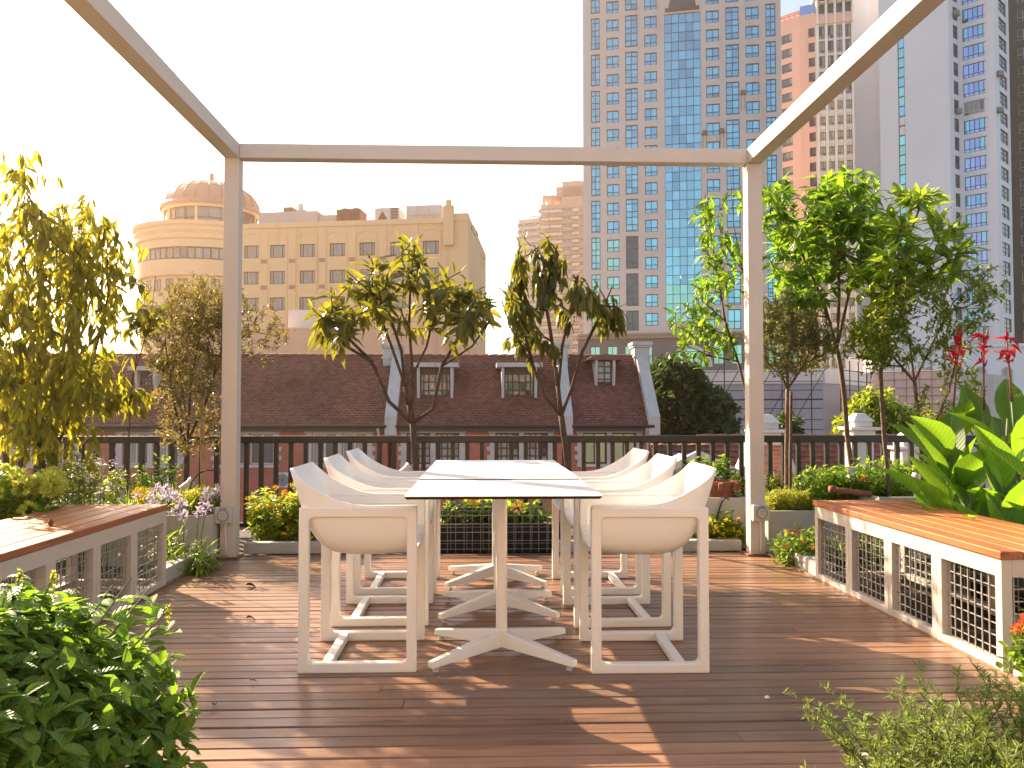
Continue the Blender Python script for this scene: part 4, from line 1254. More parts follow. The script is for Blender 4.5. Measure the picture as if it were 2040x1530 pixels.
# ------------------------------------------------------------------ white tower at the right
t = thing('residential_tower', 'tall white tower with a blank side wall and slanting blue bay windows', 'building', (float(at(1850, 300, 126)[0]), 126., HB))
wt = streakmat('white_tower_paint', (.80, .785, .80), (.54, .50, .50), .85, .05)
w0, w1, w2, w3, w4, w5, w6 = at(1754, 300, 130.3), at(1791, 300, 128.3), at(1804, 300, 127.5), at(1893, 300, 124.5), at(1916, 300, 126.5), at(1985, 300, 123), at(2014, 300, 128)
ZW = 86.
g0, g1, g2, g3, g4, g5 = Fac(w0[:2], w1[:2]), Fac(w1[:2], w2[:2]), Fac(w2[:2], w3[:2]), Fac(w3[:2], w4[:2]), Fac(w4[:2], w5[:2]), Fac(w5[:2], w6[:2])
s3 = 39.1 * 124.5 / FPX
r3, r4, r5 = [], [], []
zr3, zr4, zr5 = g3.uz(1907, 17)[1], g4.uz(1945, 12)[1], g5.uz(2001, 8)[1]
for k in range(-6, 27):
    if zr4 - s3 * k > ZW - 1 or zr4 - s3 * k - 3 < HB: continue
    r3.append((g3.uz(1902.5, 300)[0], g3.uz(1912, 300)[0], zr3 - s3 * k - 2.1, zr3 - s3 * k))
    r4.append((g4.uz(1921, 300)[0], g4.uz(1971, 300)[0], zr4 - s3 * k - 2.15, zr4 - s3 * k))
    r5.append((g5.uz(1994, 300)[0], g5.uz(2009, 300)[0], zr5 - s3 * k - 2.1, zr5 - s3 * k))
mb = MB()
g0.panel(mb, 0, g0.L, HB, ZW, [], .1); g2.panel(mb, 0, g2.L, HB, ZW, [], .1)
g3.panel(mb, 0, g3.L, HB, ZW, r3, .3); g4.panel(mb, 0, g4.L, HB, ZW, r4, .3); g5.panel(mb, 0, g5.L, HB, ZW, r5, .3)
g1.panel(mb, 0, g1.L, HB, ZW, [], .1, o=-.6)
body(mb, [g.pt(0, 0, -.7)[:2] for g in (g0, g2, g3, g4, g5)] + [g5.pt(g5.L, 0, -.7)[:2], g5.pt(g5.L, 0, -25)[:2], g0.pt(0, 0, -25)[:2]], HB, ZW - .3)
for u in (.02, g2.L - .02): g2.box(mb, u - .02, u + .02, HB, ZW, -.5, .0025)
mb.build('wall', wt, t)
for i, r in enumerate(r4): window(g4, t, *r, [M['wf_teal'], M['g_navy'], M['g_navy'], M['g_blue']] if i != 11 else [M['wf_white'], M['g_curt'], M['g_room']], (.22, .42, .62, .82), (.25,), .09, .12, key=str(i % 5 + (10 if i == 11 else 0)))
for i, r in enumerate(r3): window(g3, t, *r, [M['wf_dark'], M['g_dark'], M['g_room']], (), (.4,), .09, .12, 'side_window', key=str(i % 3))
for i, r in enumerate(r5): window(g5, t, *r, [M['wf_dark'], M['g_dark'], M['g_dark'], M['g_room']], (.5,), (.3, .65), .09, .12, 'side_window', key=str(i % 3))
mb = MB(); z = HB
while z < ZW:
    brk = abs(z - g1.uz(1797, 262)[1]) < 1.6
    g1.box(mb, .12, g1.L - .12, z + .06, z + 1.5, -.5, -.1, 3 if brk else random.choice((1, 1, 2)))
    g1.box(mb, .05, g1.L - .05, z, z + .06, -.5, .05, 0); z += 1.56
mb.build('glass_strip', [M['wf_teal'], M['g_teal'], M['g_blue'], wt], t)
for px_, py_ in ((1901, 28), (1906, 222), (1984, 148), (1984, 220)):
    a_, z_ = g3.uz(min(px_, 1914), py_); p = g3.pt(a_, z_) if px_ < 1950 else g5.pt(*g5.uz(px_ + 4, py_))
    mb = MB(); mb.box(p[0] - .4, p[1] - .85, p[2] - .35, p[0] + .4, p[1] - .4, p[2] + .3); mb.box(p[0] - .5, p[1] - .9, p[2] - .5, p[0] + .5, p[1] - .02, p[2] - .42)
    tag(mb.build('wall_unit', plain('grey_unit', (.25, .24, .24), .7)), {28: 'grey air conditioner high beside the narrow windows of the white tower', 222: 'grey air conditioner halfway up beside the narrow windows of the white tower', 148: 'upper air conditioner at the right corner of the white tower', 220: 'lower air conditioner at the right corner of the white tower'}[py_], 'air conditioner', 'units on the white tower')
# dark glazed tower at the edge of the frame
d0, d1 = at(2004, 300, 150), at(2110, 300, 145); fd = Fac(d0[:2], d1[:2])
t = thing('glazed_tower', 'dark glazed tower at the right edge behind the white tower', 'building', (float(d0[0]), float(d0[1]), HB))
rd = []; zq = fd.uz(2030, 22)[1]
for k in range(-4, 18):
    z = zq - k * 3.5 * 1.0
    for j in range(3): rd.append((2.2 + j * 3.2, 4.9 + j * 3.2, z - 2.0, z))
mb = MB(); fd.panel(mb, 0, fd.L, HB, 84, rd, .2); body(mb, [fd.pt(0, 0, -.5)[:2], fd.pt(fd.L, 0, -.5)[:2], fd.pt(fd.L, 0, -20)[:2], fd.pt(0, 0, -20)[:2]], HB, 83)
mb.build('wall', plain('dark_cladding', (.035, .042, .045), .6, .2, .4), t)
for i, r in enumerate(rd): window(fd, t, *r, [M['wf_white'], M['g_dark'], M['g_dark'], M['g_room']], (.33, .66), (.35,), .07, .1, key=str(i % 4))
# pale podium below the towers
fp = Fac(at(1740, 700, 104)[:2], at(2120, 700, 100)[:2])
t = thing('podium_building', 'low pale building with arched windows below the white tower', 'building', (float(fp.p[0]), float(fp.p[1]), HB))
zp = fp.uz(1900, 692)[1]
mb = MB(); fp.box(mb, 0, fp.L, HB, zp, -14, 0); fp.box(mb, -.2, fp.L, zp, zp + .4, -14, .3); mb.build('wall', wt, t)
for px_ in (1850, 1902, 1954, 2006):
    a_, z_ = fp.uz(px_, 745); mb = MB()
    prof = [(a_ - .6, z_ - 1.2), (a_ + .6, z_ - 1.2)] + [(a_ + .6 * math.cos(q), z_ + .3 + .6 * math.sin(q)) for q in np.linspace(0, math.pi, 11)]
    V = [fp.pt(u, z, .02) for u, z in prof]; mb.add(V, [tuple(range(len(V)))], 1)
    pr2 = prof[2:]
    for (u1_, z1_), (u2_, z2_) in zip(prof, prof[1:] + prof[:1]): mb.bar(fp.pt(u1_, z1_, .05), fp.pt(u2_, z2_, .05), .12, .1, 0)
    mb.bar(fp.pt(a_, z_ - 1.2, .05), fp.pt(a_, z_ + .9, .05), .06, .06, 0)
    mb.build('arched_window', [M['wf_white'], M['g_room']], t)

# ------------------------------------------------------------------ far apartment blocks
def far_block(px0, px1, pytop, Y, cols, label, wall, py_ref=400, stp=15.5):
    p, q = at(px0, 500, Y), at(px1, 500, Y - 4); f = Fac(p[:2], q[:2]); zt = f.uz((px0 + px1) / 2, pytop)[1]
    t = thing('apartment_block', label, 'building', (float(p[0]), float(p[1]), HB))
    mb = MB(); rr = []; s = stp * Y / FPX; z = zt - 1.2
    while z - s > HB + 20:
        for c, w in cols:
            u = f.uz(c, 500)[0]; rr.append((u - w, u + w, z - s * .62, z - s * .1))
        z -= s
    f.panel(mb, 0, f.L, HB, zt, rr, .4); body(mb, [f.pt(0, 0, -.5)[:2], f.pt(f.L, 0, -.5)[:2], f.pt(f.L, 0, -16)[:2], f.pt(0, 0, -16)[:2]], HB, zt)
    mb.build('wall', wall, t)
    for i, r in enumerate(rr): window(f, t, *r, [M['wf_white'], M['g_room'], M['g_curt']], (.5,), (.4,), .14, .2, key=str(i % 3))
    return t, f, zt, s
pinkm = plain('pink_beige_render', (.50, .38, .31), .85, .1, .1)
t, f, zt, s = far_block(1078, 1168, 405, 262, [(1086, 2.0), (1106, 3.2), (1131, 2.4), (1150, 2.2), (1161, 1.2)], 'far pinkish apartment block with stacked balconies, stepping up towards the beige tower', pinkm)
balm = plain('pale_balcony', (.60, .54, .50), .8, .1, .2)
for k in range(20):
    z = zt - 1.2 - s * (k + .75)
    for a, b in ((1079, 1096), (1097, 1121), (1141, 1154)):
        mb = MB(); f.box(mb, f.uz(a, 500)[0], f.uz(b, 500)[0], z, z + .9, .01, 1.3); mb.build('balcony', balm, t)
mb = MB()
for a, b, py0, py1 in ((1120, 1160, 362, 406), (1108, 1168, 372, 392), (1081, 1168, 388, 391)): f.box(mb, f.uz(a, 400)[0], f.uz(b, 400)[0], f.uz(1120, py1)[1], f.uz(1120, py0)[1], -10, -.2)
for a in (1081, 1098, 1118): f.box(mb, f.uz(a, 400)[0], f.uz(a, 400)[0] + .6, zt, f.uz(1090, 388)[1], -1, -.3)
mb.build('roof_crown', pinkm, t)
t, f, zt, s = far_block(1033, 1082, 436, 300, [(1042, 2.2), (1054, 2.2), (1066, 2.2), (1076, 1.6)], 'farthest pale grey apartment block behind the drooping tree', plain('pale_grey_render', (.56, .50, .48), .85, .1, .1), stp=13)
mb = MB(); f.box(mb, f.uz(1050, 440)[0], f.L, zt + 1.2, zt + 1.6, -3, -2.4)
for u in np.linspace(f.uz(1050, 440)[0], f.L - .4, 5): f.box(mb, u, u + .4, zt, zt + 1.2, -3, -2.5)
mb.build('roof_frame', whitem, t)

# ------------------------------------------------------------------ scaffolded building behind the right post
k0, k1, k2, k3 = at(1285, 800, 50), at(1640, 800, 46), at(1800, 800, 58), at(1290, 800, 60)
q1, q2 = Fac(k0[:2], k1[:2]), Fac(k1[:2], k2[:2])
sheet = streakmat('grey_sheeting', (.36, .37, .42), (.22, .22, .26), .8, .5)
t = thing('sheeted_building', 'low grey sheeted building under repair behind the right post', 'building', (float(k1[0]), float(k1[1]), HB))
zt = q1.uz(1500, 737)[1]; zm = q1.uz(1500, 765)[1]
mb = MB(); q1.box(mb, 0, q1.L, HB, zm, -12, 0); q2.box(mb, 0, q2.L, HB, zm, -8, -.002); mb.build('wall', sheet, t)
mb = MB(); q1.box(mb, 0, q1.L, zm, zt, -12, .1); q2.box(mb, 0, q2.L, zm, zt, -8, .1); mb.build('parapet', plain('lit_sheeting', (.62, .60, .58), .8, .08, .5), t)  # lit upper netting made a band, sunlight put into its paler colour
t = thing('scaffold', 'thin bamboo scaffold poles in front of the grey sheeted building', 'scaffold', (float(k1[0]), float(k1[1]) - 1, HB))
for q in (q1, q2):
    mb = MB(); u = .2
    while u < q.L: mb.tube([q.pt(u, HB, .9), q.pt(u + random.uniform(-.05, .05), zt + random.uniform(.0, .8), .9)], .035, 4); u += 1.55
    z = zt - .1; i = 0
    while z > -4: mb.tube([q.pt(0, z, 1.0), q.pt(q.L, z + random.uniform(-.08, .08), 1.0)], .045 if i % 4 == 3 else .025, 4); z -= .55; i += 1
    for k in range(5): u = random.uniform(0, q.L * .8); mb.tube([q.pt(u, zt - 4, 1.05), q.pt(u + 2.4, zt + .2, 1.05)], .025, 4)
    mb.build('poles', M['barkd'], t)
k4, k5 = at(1738, 780, 44), at(1900, 780, 41); q3 = Fac(k4[:2], k5[:2])
t = thing('netted_house', 'small pinkish house wrapped in scaffold netting right of the grey sheeting', 'house', (float(k4[0]), float(k4[1]), HB))
zt3 = q3.uz(1780, 742)[1]
mb = MB(); q3.box(mb, 0, q3.L, HB, zt3, -9, 0); mb.build('wall', streakmat('pink_net', (.56, .46, .42), (.36, .28, .26), .85, .8), t)
mb = MB(); u = .1
while u < q3.L: mb.tube([q3.pt(u, HB, .5), q3.pt(u, zt3 + .5, .5)], .03, 4); u += .62
z = zt3
while z > -4: mb.tube([q3.pt(0, z, .55), q3.pt(q3.L, z, .55)], .03, 4); z -= .42
mb.build('netting_poles', plain('pink_poles', (.30, .18, .14), .8), t)

# ------------------------------------------------------------------ low tiled house with curved gables below the rail, right
GY = 15.5
t = thing('gabled_house', 'low house with brown tiled roof and curved brick gables below the railing', 'house', (float(at(1600, 900, GY)[0]), GY, HB))
rz = at(1600, 871, GY + 1.5)[2]; xl, xr = at(1430, 900, GY)[0], at(1960, 900, GY)[0]
mb = MB(); roof_tiles(mb, xl, xr, GY - .6, rz - 2.1, GY + 1.5, rz, .2, .15)
mb.add([(xl, GY - .6, rz - 2.15), (xr, GY - .6, rz - 2.15), (xr, GY + 1.5, rz - .05), (xl, GY + 1.5, rz - .05)], [(0, 1, 2, 3)])
mb.add([(xl, GY + 1.5, rz), (xr, GY + 1.5, rz), (xr, GY + 4, rz - 2.4), (xl, GY + 4, rz - 2.4)], [(0, 1, 2, 3)])
x = xl
while x < xr: mb.tube([(x, GY + 1.5, rz), (min(x + .3, xr), GY + 1.5, rz + .01)], [.06, .07], 6); x += .31
mb.build('roof', tile, t)
mb = MB(); mb.box(xl, GY - .4, HB, xr, GY + 3.6, rz - 2.2); mb.build('wall', brick, t)
gbrick = brickmat('salmon_brick', (.55, .20, .12), (.48, .17, .10), (.50, .32, .25))
def gable(px, pyfin, w, lab):
    x = at(px, 870, GY - .9)[0]; zf = at(px, pyfin, GY - .9)[2]; zs = zf - .48; y0, y1 = GY - 1.0, GY - .65
    side = [(w * .14, zs)] + [(w * (.14 + .5 * q ** 1.9), zs - 1.5 * q) for q in np.linspace(.05, 1, 12)] + [(w * .64, zs - 3.2)]
    poly = [(x + a, z) for a, z in side][::-1] + [(x - a, z) for a, z in side]
    mb = MB(); mb.prism(poly, y0, y1, 0, 'y'); g = mb.build('gable_wall', gbrick, t)
    for s in (-1, 1):
        mb = MB()
        for (a, za), (b, zb_) in zip(side[:-1], side[1:-1]):
            mb.bar((x + s * a, (y0 + y1) / 2, za + .03), (x + s * b, (y0 + y1) / 2, zb_ + .03), y1 - y0 + .14, .09, 0)
        mb.build('coping', render, g)
    mb = MB()
    mb.box(x - .20, y0 - .08, zs - .06, x + .20, y1 + .08, zs + .16); mb.box(x - .27, y0 - .15, zs + .161, x + .27, y1 + .15, zs + .22)
    mb.box(x - .17, y0 - .05, zs + .221, x + .17, y1 + .05, zs + .32)
    mb.hexa([(x - .21, y0 - .09, zs + .321), (x + .21, y0 - .09, zs + .321), (x + .21, y1 + .09, zs + .321), (x - .21, y1 + .09, zs + .321), (x - .09, y0 + .05, zf), (x + .09, y0 + .05, zf), (x + .09, y1 - .05, zf), (x - .09, y1 - .05, zf)])
    mb.build('finial', plain('white_finial', (.58, .53, .49), .8, .12, 3), g, bevel=.012)
gable(1527, 826, 2.1, '')
def pier(px, pyfin):
    x = at(px, 870, GY - .2)[0]; zf = at(px, pyfin, GY - .2)[2]; zs = zf - .48; y0, y1 = GY - .3, GY + .1
    mb = MB(); mb.box(x - .19, y0, zs - 1.3, x + .19, y1, zs - .061); mb.box(x - .24, y0 - .05, zs - .75, x + .24, y1 + .05, zs - .66); g = mb.build('pier', render, t, bevel=.01)
    mb = MB(); mb.box(x - .21, y0 - .03, zs - .06, x + .21, y1 + .03, zs + .16); mb.box(x - .28, y0 - .1, zs + .161, x + .28, y1 + .1, zs + .22)
    mb.box(x - .17, y0, zs + .221, x + .17, y1, zs + .32)
    mb.hexa([(x - .21, y0 - .03, zs + .321), (x + .21, y0 - .03, zs + .321), (x + .21, y1 + .03, zs + .321), (x - .21, y1 + .03, zs + .321), (x - .08, y0 + .1, zf), (x + .08, y0 + .1, zf), (x + .08, y1 - .1, zf), (x - .08, y1 - .1, zf)])
    mb.build('finial', bpy.data.materials['white_finial'], g, bevel=.012)
pier(1716, 823); pier(1812, 862)
t = thing('low_outbuilding', 'low dark roofed outbuilding with a white bargeboard left of the curved gable', 'house', (float(at(1380, 930, 14)[0]), 14., HB))
xa, xb = at(1318, 900, 14)[0], at(1445, 900, 14)[0]; zr_ = at(1390, 884, 15)[2]; zc_ = at(1390, 903, 13)[2]
mb = MB(); roof_tiles(mb, xa, xb, 13.2, zr_ - 1.7, 15, zr_, .2, .15); mb.add([(xa, 13.2, zr_ - 1.75), (xb, 13.2, zr_ - 1.75), (xb, 15, zr_ - .05), (xa, 15, zr_ - .05)], [(0, 1, 2, 3)])
mb.add([(xa, 15, zr_), (xb, 15, zr_), (xb, 16.5, zr_ - 1.5), (xa, 16.5, zr_ - 1.5)], [(0, 1, 2, 3)]); mb.build('roof', tile, t)
mb = MB(); mb.box(xa + .1, 13.5, HB, xb - .1, 16, zr_ - 1.6); mb.build('wall', brick, t)
xc = at(1392, 905, 12.9)[0]; mb = MB()
for s in (-1, 1): mb.bar((xc, 12.9, zc_), (xc + s * .85, 12.9, zc_ - .42), .12, .10)
mb.build('bargeboard', render, t)
mb = MB(); mb.prism([(xc - .8, zc_ - .42), (xc + .8, zc_ - .42), (xc, zc_ - .06)], 12.95, 14.2, 0, 'y'); mb.build('porch_gable', plain('grey_gable', (.3, .28, .27), .8), t)
mb = MB(); mb.add([(xa + .35, 14.15, zr_ - .74), (xa + 1.05, 14.15, zr_ - .74), (xa + 1.05, 14.75, zr_ - .14), (xa + .35, 14.75, zr_ - .14)], [(0, 1, 2, 3)]); mb.build('skylight', M['g_room'], t)
flush_over()

# ------------------------------------------------------------------ planting
L_ = {}
L_['peach'] = leafmat('peach_leaf', (.07, .085, .012), (.16, .17, .025), (.56, .52, .03), .55, .5, (.22, .17, .03))
L_['olive'] = leafmat('olive_leaf', (.10, .092, .032), (.20, .175, .075), (.46, .36, .08), .35, .45, (.30, .24, .13))
L_['loquat'] = leafmat('loquat_leaf', (.045, .058, .014), (.105, .118, .026), (.44, .42, .03), .42, .38, (.30, .22, .04), 30.)
L_['droop'] = leafmat('drooping_leaf', (.035, .045, .014), (.085, .09, .024), (.38, .38, .03), .40, .4, (.26, .2, .04))
L_['citrus'] = leafmat('citrus_leaf', (.045, .115, .015), (.11, .21, .022), (.36, .60, .03), .5, .38, (.20, .26, .03), 26.)
L_['magnolia'] = leafmat('magnolia_leaf', (.07, .14, .015), (.16, .26, .025), (.54, .72, .05), .52, .38, (.30, .34, .04), 26.)
L_['pomegranate'] = leafmat('small_leaf', (.05, .085, .015), (.12, .165, .028), (.50, .60, .04), .5, .4, (.34, .26, .03))
L_['canna'] = leafmat('canna_leaf', (.05, .13, .016), (.11, .22, .025), (.40, .70, .035), .5, .36, None, 85.)
L_['basil'] = leafmat('basil_leaf', (.07, .155, .02), (.155, .275, .034), (.36, .62, .04), .45, .5, (.17, .24, .05), 34.)
L_['herb'] = leafmat('herb_leaf', (.14, .18, .025), (.28, .32, .05), (.75, .75, .08), .5, .5)
L_['lantana'] = leafmat('lantana_leaf', (.09, .16, .012), (.19, .27, .022), (.68, .80, .05), .55, .42)
L_['shrub'] = leafmat('shrub_leaf', (.06, .125, .02), (.13, .22, .032), (.48, .68, .05), .5, .42)
L_['dark'] = leafmat('dark_leaf', (.018, .045, .016), (.05, .085, .025), (.12, .22, .03), .3, .5, (.10, .11, .03))
L_['lime'] = leafmat('lime_bloom', (.45, .54, .07), (.66, .70, .14), (.85, .85, .2), .55, .6)
L_['orange'] = leafmat('orange_petal', (.62, .22, .02), (.75, .40, .03), (.85, .45, .03), .35, .5, (.80, .52, .05))
L_['yellow'] = leafmat('yellow_petal', (.75, .42, .03), (.80, .55, .08), (.9, .6, .06), .35, .5)
L_['coral'] = leafmat('coral_petal', (.55, .06, .03), (.70, .18, .05), (.8, .2, .05), .35, .5)
L_['red'] = leafmat('red_petal', (.30, .010, .018), (.50, .022, .03), (.70, .04, .05), .4, .45)
L_['lilac'] = leafmat('lilac_petal', (.42, .36, .52), (.62, .55, .66), (.7, .6, .75), .4, .5)
L_['white'] = leafmat('white_petal', (.6, .55, .45), (.75, .7, .6), (.7, .65, .5), .3, .5)

def plant(name, label, cat, loc, parts, group=None):
    t = thing(name, label, cat, loc, group)
    for nm, mb, mat, sm in parts:
        if mb.n: mb.build(nm, mat, t, smooth=sm)
    return t

def ptz(px, py, Y): return at(px, py, Y)
def region(n, Y, dY, boxes):
    """tip points spread through measured boxes (px0,px1,py0,py1,weight) at distance Y +- dY"""
    w = np.array([b[4] if len(b) > 4 else 1. for b in boxes], float); w /= w.sum(); out = []
    for k in rng.choice(len(boxes), n, p=w):
        b = boxes[k]
        while True:
            u, v = rng.random(2) * 2 - 1
            if u * u + v * v < 1: break
        out.append(at((b[0] + b[1]) / 2 + u * (b[1] - b[0]) / 2, (b[2] + b[3]) / 2 + v * (b[3] - b[2]) / 2, Y + rng.uniform(-dY, dY) * math.sqrt(max(.1, 1 - u * u))))
    return np.array(out)

def path(Y, pts, z0=None, wob=.0):
    o = [at(x, y, Y + (rng.uniform(-wob, wob) if i > 1 else 0)) for i, (x, y) in enumerate(pts)]
    if z0 is not None: o = [np.array((o[0][0], o[0][1], z0))] + o
    # densify
    q = []
    for a, b in zip(o[:-1], o[1:]):
        k = max(1, int(np.linalg.norm(b - a) / .12))
        for i in range(k): q.append(a + (b - a) * i / k)
    q.append(o[-1]); return q

# --- weeping tree on the left
Y = 5.75
sk = Skel([path(Y, [(88, 960), (78, 880), (72, 780), (60, 640), (48, 500), (38, 380), (42, 300)], 0.0, .1), path(Y, [(80, 900), (120, 800), (150, 640), (160, 500), (165, 410)], None, .2), path(Y, [(76, 860), (20, 760), (-20, 600), (-30, 450)], None, .2), path(Y, [(95, 930), (140, 830), (190, 700), (215, 590), (212, 430)], None, .2), path(Y, [(120, 905), (170, 840), (225, 800), (262, 780)], None, .05)])
tips = region(250, Y, .7, [(-50, 210, 395, 640, 3), (-60, 222, 600, 840, 2.6), (0, 66, 285, 440, .5), (130, 215, 380, 560, 1), (100, 262, 690, 840, .9), (185, 252, 470, 640, .25), (-30, 110, 740, 900, 1.0)])
sk.tie(tips, 4, .12, -.1)
ws = MB(); sk.mesh(ws, .0022, .45, .03)
mf = MB()
whorl(mf, sk.tips, sk.dirs, 12, .14, .029, (40, 130), 1.7, .42, .16, 1, 0, .3, .7)
whorl(mf, region(60, Y - .1, .5, [(20, 190, 640, 920, 1), (-40, 100, 600, 880, .8), (190, 255, 480, 760, .2)]), np.tile((0, 0, -1.), (60, 1)), 12, .13, .030, (15, 80), 1.0, .34, .16, 1, 0, .3, .7)
whorl(mf, at(0, 0, 1) * 0 + np.array([ptz(x, y, Y) for x, y in ((238, 790), (255, 778), (272, 774), (288, 776), (300, 782), (225, 800))]), np.tile((.5, 0, .1), (6, 1)), 9, .125, .034, (30, 110), 1.5, .1, .2, 1, 0, .3, .5)
plant('weeping_tree', 'large yellow green tree with hanging narrow leaves at the left edge', 'tree', (*at(88, 960, Y)[:2], 0), [('trunk', ws, M['barkd'], True), ('crown', mf, L_['peach'], False)])

# --- olive tree with bamboo stake, left
Y = 6.95
sk = Skel([path(Y, [(372, 985), (370, 940), (375, 860), (380, 760), (400, 660), (410, 580)], .2, .05), path(Y, [(372, 900), (345, 800), (330, 690), (330, 610)], None, .1), path(Y, [(374, 880), (410, 800), (440, 700), (450, 600)], None, .1), path(Y, [(376, 860), (360, 760), (340, 640)], None, .1), path(Y, [(440, 700), (500, 660), (550, 670)], None, .1)])
tips = region(560, Y, .5, [(275, 470, 555, 760, 4), (330, 460, 540, 660, 1.5), (300, 460, 740, 900, 1.6), (470, 572, 600, 730, .5), (420, 500, 560, 640, .5)])
sk.tie(tips, 5, .12, .2)
ws = MB(); sk.mesh(ws, .0016, .45, .022); mf = MB()
whorl(mf, sk.tips, sk.dirs, 16, .062, .016, (20, 85), .0, .22, .1, 0, 0, .2, .6)
plant('olive_tree', 'brownish olive tree with tiny leaves just left of the left post', 'tree', (*at(372, 985, Y)[:2], 0), [('trunk', ws, M['barkd'], True), ('crown', mf, L_['olive'], False)])
mb = MB(); a = path(Y - .12, [(405, 975), (403, 860), (401, 760)], .15); mb.tube(a, [.021] * len(a), 8)
for q in a[::3]: mb.tube([q - np.array((0, 0, .006)), q + np.array((0, 0, .006))], .0245, 8)
tag(mb.build('bamboo_stake', M['bamboo'], smooth=True), 'straight tan bamboo stake beside the olive tree trunk', 'stake')
# broad leaves of a young shrub between the weeping tree and the olive
Y = 6.3
sk = Skel([path(Y, [(255, 900), (262, 780), (280, 660), (270, 570)], .3, .05), path(Y, [(262, 760), (300, 640), (310, 550)], None, .05)])
tips = region(18, Y, .25, [(225, 330, 520, 680, 1), (240, 330, 560, 640, 1)])
sk.tie(tips, 3); ws = MB(); sk.mesh(ws, .002, .4, .01); mf = MB()
whorl(mf, sk.tips, sk.dirs, 5, .16, .055, (40, 100), .25, .1, .25, 1)
plant('young_tree', 'sparse broad leaved sapling between the weeping tree and the olive', 'tree', (*at(255, 900, Y)[:2], 0), [('trunk', ws, M['barkd'], True), ('crown', mf, L_['loquat'], False)])

# --- two loquat trees behind the tables
Y = 7.25
sk = Skel([path(Y, [(829, 940), (826, 890), (822, 843)], .1), path(Y, [(822, 843), (806, 770), (800, 700), (770, 610), (690, 540)], None, .2), path(Y, [(822, 843), (775, 800), (740, 720), (700, 680), (640, 620)], None, .25), path(Y, [(822, 843), (822, 740), (815, 650), (818, 560), (826, 480)], None, .15),
           path(Y, [(822, 843), (862, 815), (880, 730), (920, 660), (955, 600)], None, .25), path(Y, [(818, 800), (780, 690), (745, 600), (740, 540)], None, .3), path(Y, [(816, 760), (850, 690), (870, 600), (890, 545)], None, .3), path(Y, [(740, 720), (690, 690), (660, 660)], None, .2), path(Y, [(880, 730), (940, 690), (975, 640)], None, .2)])
tips = region(96, Y, .55, [(615, 720, 575, 680, 1.0), (655, 780, 535, 640, 1.3), (730, 880, 510, 640, 1.6), (800, 850, 465, 540, .45), (850, 985, 540, 660, 1.4), (900, 955, 570, 640, .6), (680, 760, 500, 570, .3)])
sk.tie(tips, 8, .12, .2); ws = MB(); sk.mesh(ws, .0058, .42, .034, 6); mf = MB()
whorl(mf, sk.tips, sk.dirs, 7, .20, .058, (55, 120), .12, .22, .45, 1, 0, .28, .55)
whorl(mf, sk.tips, sk.dirs, 2, .10, .028, (5, 30), .0, .0, .1, 1, 0, .28, .3)
plant('loquat_tree', 'slender tree with spreading glossy leaves rising behind the left end of the tables', 'tree', (*at(829, 940, Y)[:2], 0), [('trunk', ws, M['barkd'], True), ('crown', mf, L_['loquat'], False)])
sk = Skel([path(Y, [(1132, 940), (1127, 890), (1118, 828)], .1), path(Y, [(1118, 828), (1085, 790), (1062, 730), (1020, 660), (1000, 600)], None, .2), path(Y, [(1118, 828), (1108, 740), (1095, 650), (1080, 560), (1065, 490)], None, .2), path(Y, [(1118, 828), (1140, 770), (1160, 700), (1195, 630), (1220, 570)], None, .2), path(Y, [(1112, 780), (1120, 690), (1140, 600), (1150, 550)], None, .25), path(Y, [(1062, 730), (1040, 640), (1035, 560)], None, .2)])
tips = region(74, Y, .5, [(1020, 1125, 465, 570, 1.5), (1005, 1130, 560, 630, 1.3), (1100, 1240, 555, 620, 1.4), (1020, 1090, 620, 690, .5), (1150, 1235, 590, 650, .5), (985, 1020, 560, 620, .3)])
sk.tie(tips, 5, .12, .2); ws = MB(); sk.mesh(ws, .0058, .42, .034, 6); mf = MB()
whorl(mf, sk.tips, sk.dirs, 9, .18, .054, (60, 120), 2.2, .22, .15, 1, 0, .32, .6)
whorl(mf, sk.tips, sk.dirs, 2, .10, .03, (5, 40), .0, .0, .1, 1, 0, .28, .3)
plant('drooping_tree', 'slender tree with limp dark hanging leaves behind the right end of the tables', 'tree', (*at(1132, 940, Y)[:2], 0), [('trunk', ws, M['barkd'], True), ('crown', mf, L_['droop'], False)])

# --- citrus sapling left of the right post
Y = 6.9
sk = Skel([path(Y, [(1500, 900), (1492, 800), (1470, 720), (1445, 640), (1432, 560), (1418, 480), (1408, 400)], .2), path(Y, [(1470, 720), (1420, 710), (1370, 690), (1345, 640)], None, .15), path(Y, [(1500, 880), (1500, 650), (1480, 540), (1462, 450), (1455, 350)], .2, .1), path(Y, [(1445, 640), (1400, 600), (1385, 560)], None, .15), path(Y, [(1480, 540), (1440, 480), (1430, 440)], None, .1)])
tips = region(66, Y, .4, [(1375, 1430, 370, 460, 1), (1380, 1480, 430, 640, 2.6), (1325, 1420, 600, 720, 1.4), (1430, 1490, 340, 430, .6), (1400, 1490, 620, 700, .7)])
sk.tie(tips, 5); ws = MB(); sk.mesh(ws, .003, .4, .02); mf = MB()
whorl(mf, sk.tips, sk.dirs, 8, .125, .046, (40, 100), .15, .22, .25, 1)
mw = MB(); P = region(9, Y - .1, .3, [(1340, 1480, 420, 720)]); whorl(mw, P, np.tile((0, 0, 1.), (9, 1)), 5, .03, .018, (30, 80), 0, .0, .3, 0)
plant('citrus_tree', 'leggy citrus sapling with white buds against the blue glass, left of the right post', 'tree', (*at(1500, 900, Y)[:2], 0), [('trunk', ws, M['barkd'], True), ('crown', mf, L_['citrus'], False), ('blossom', mw, L_['white'], False)])
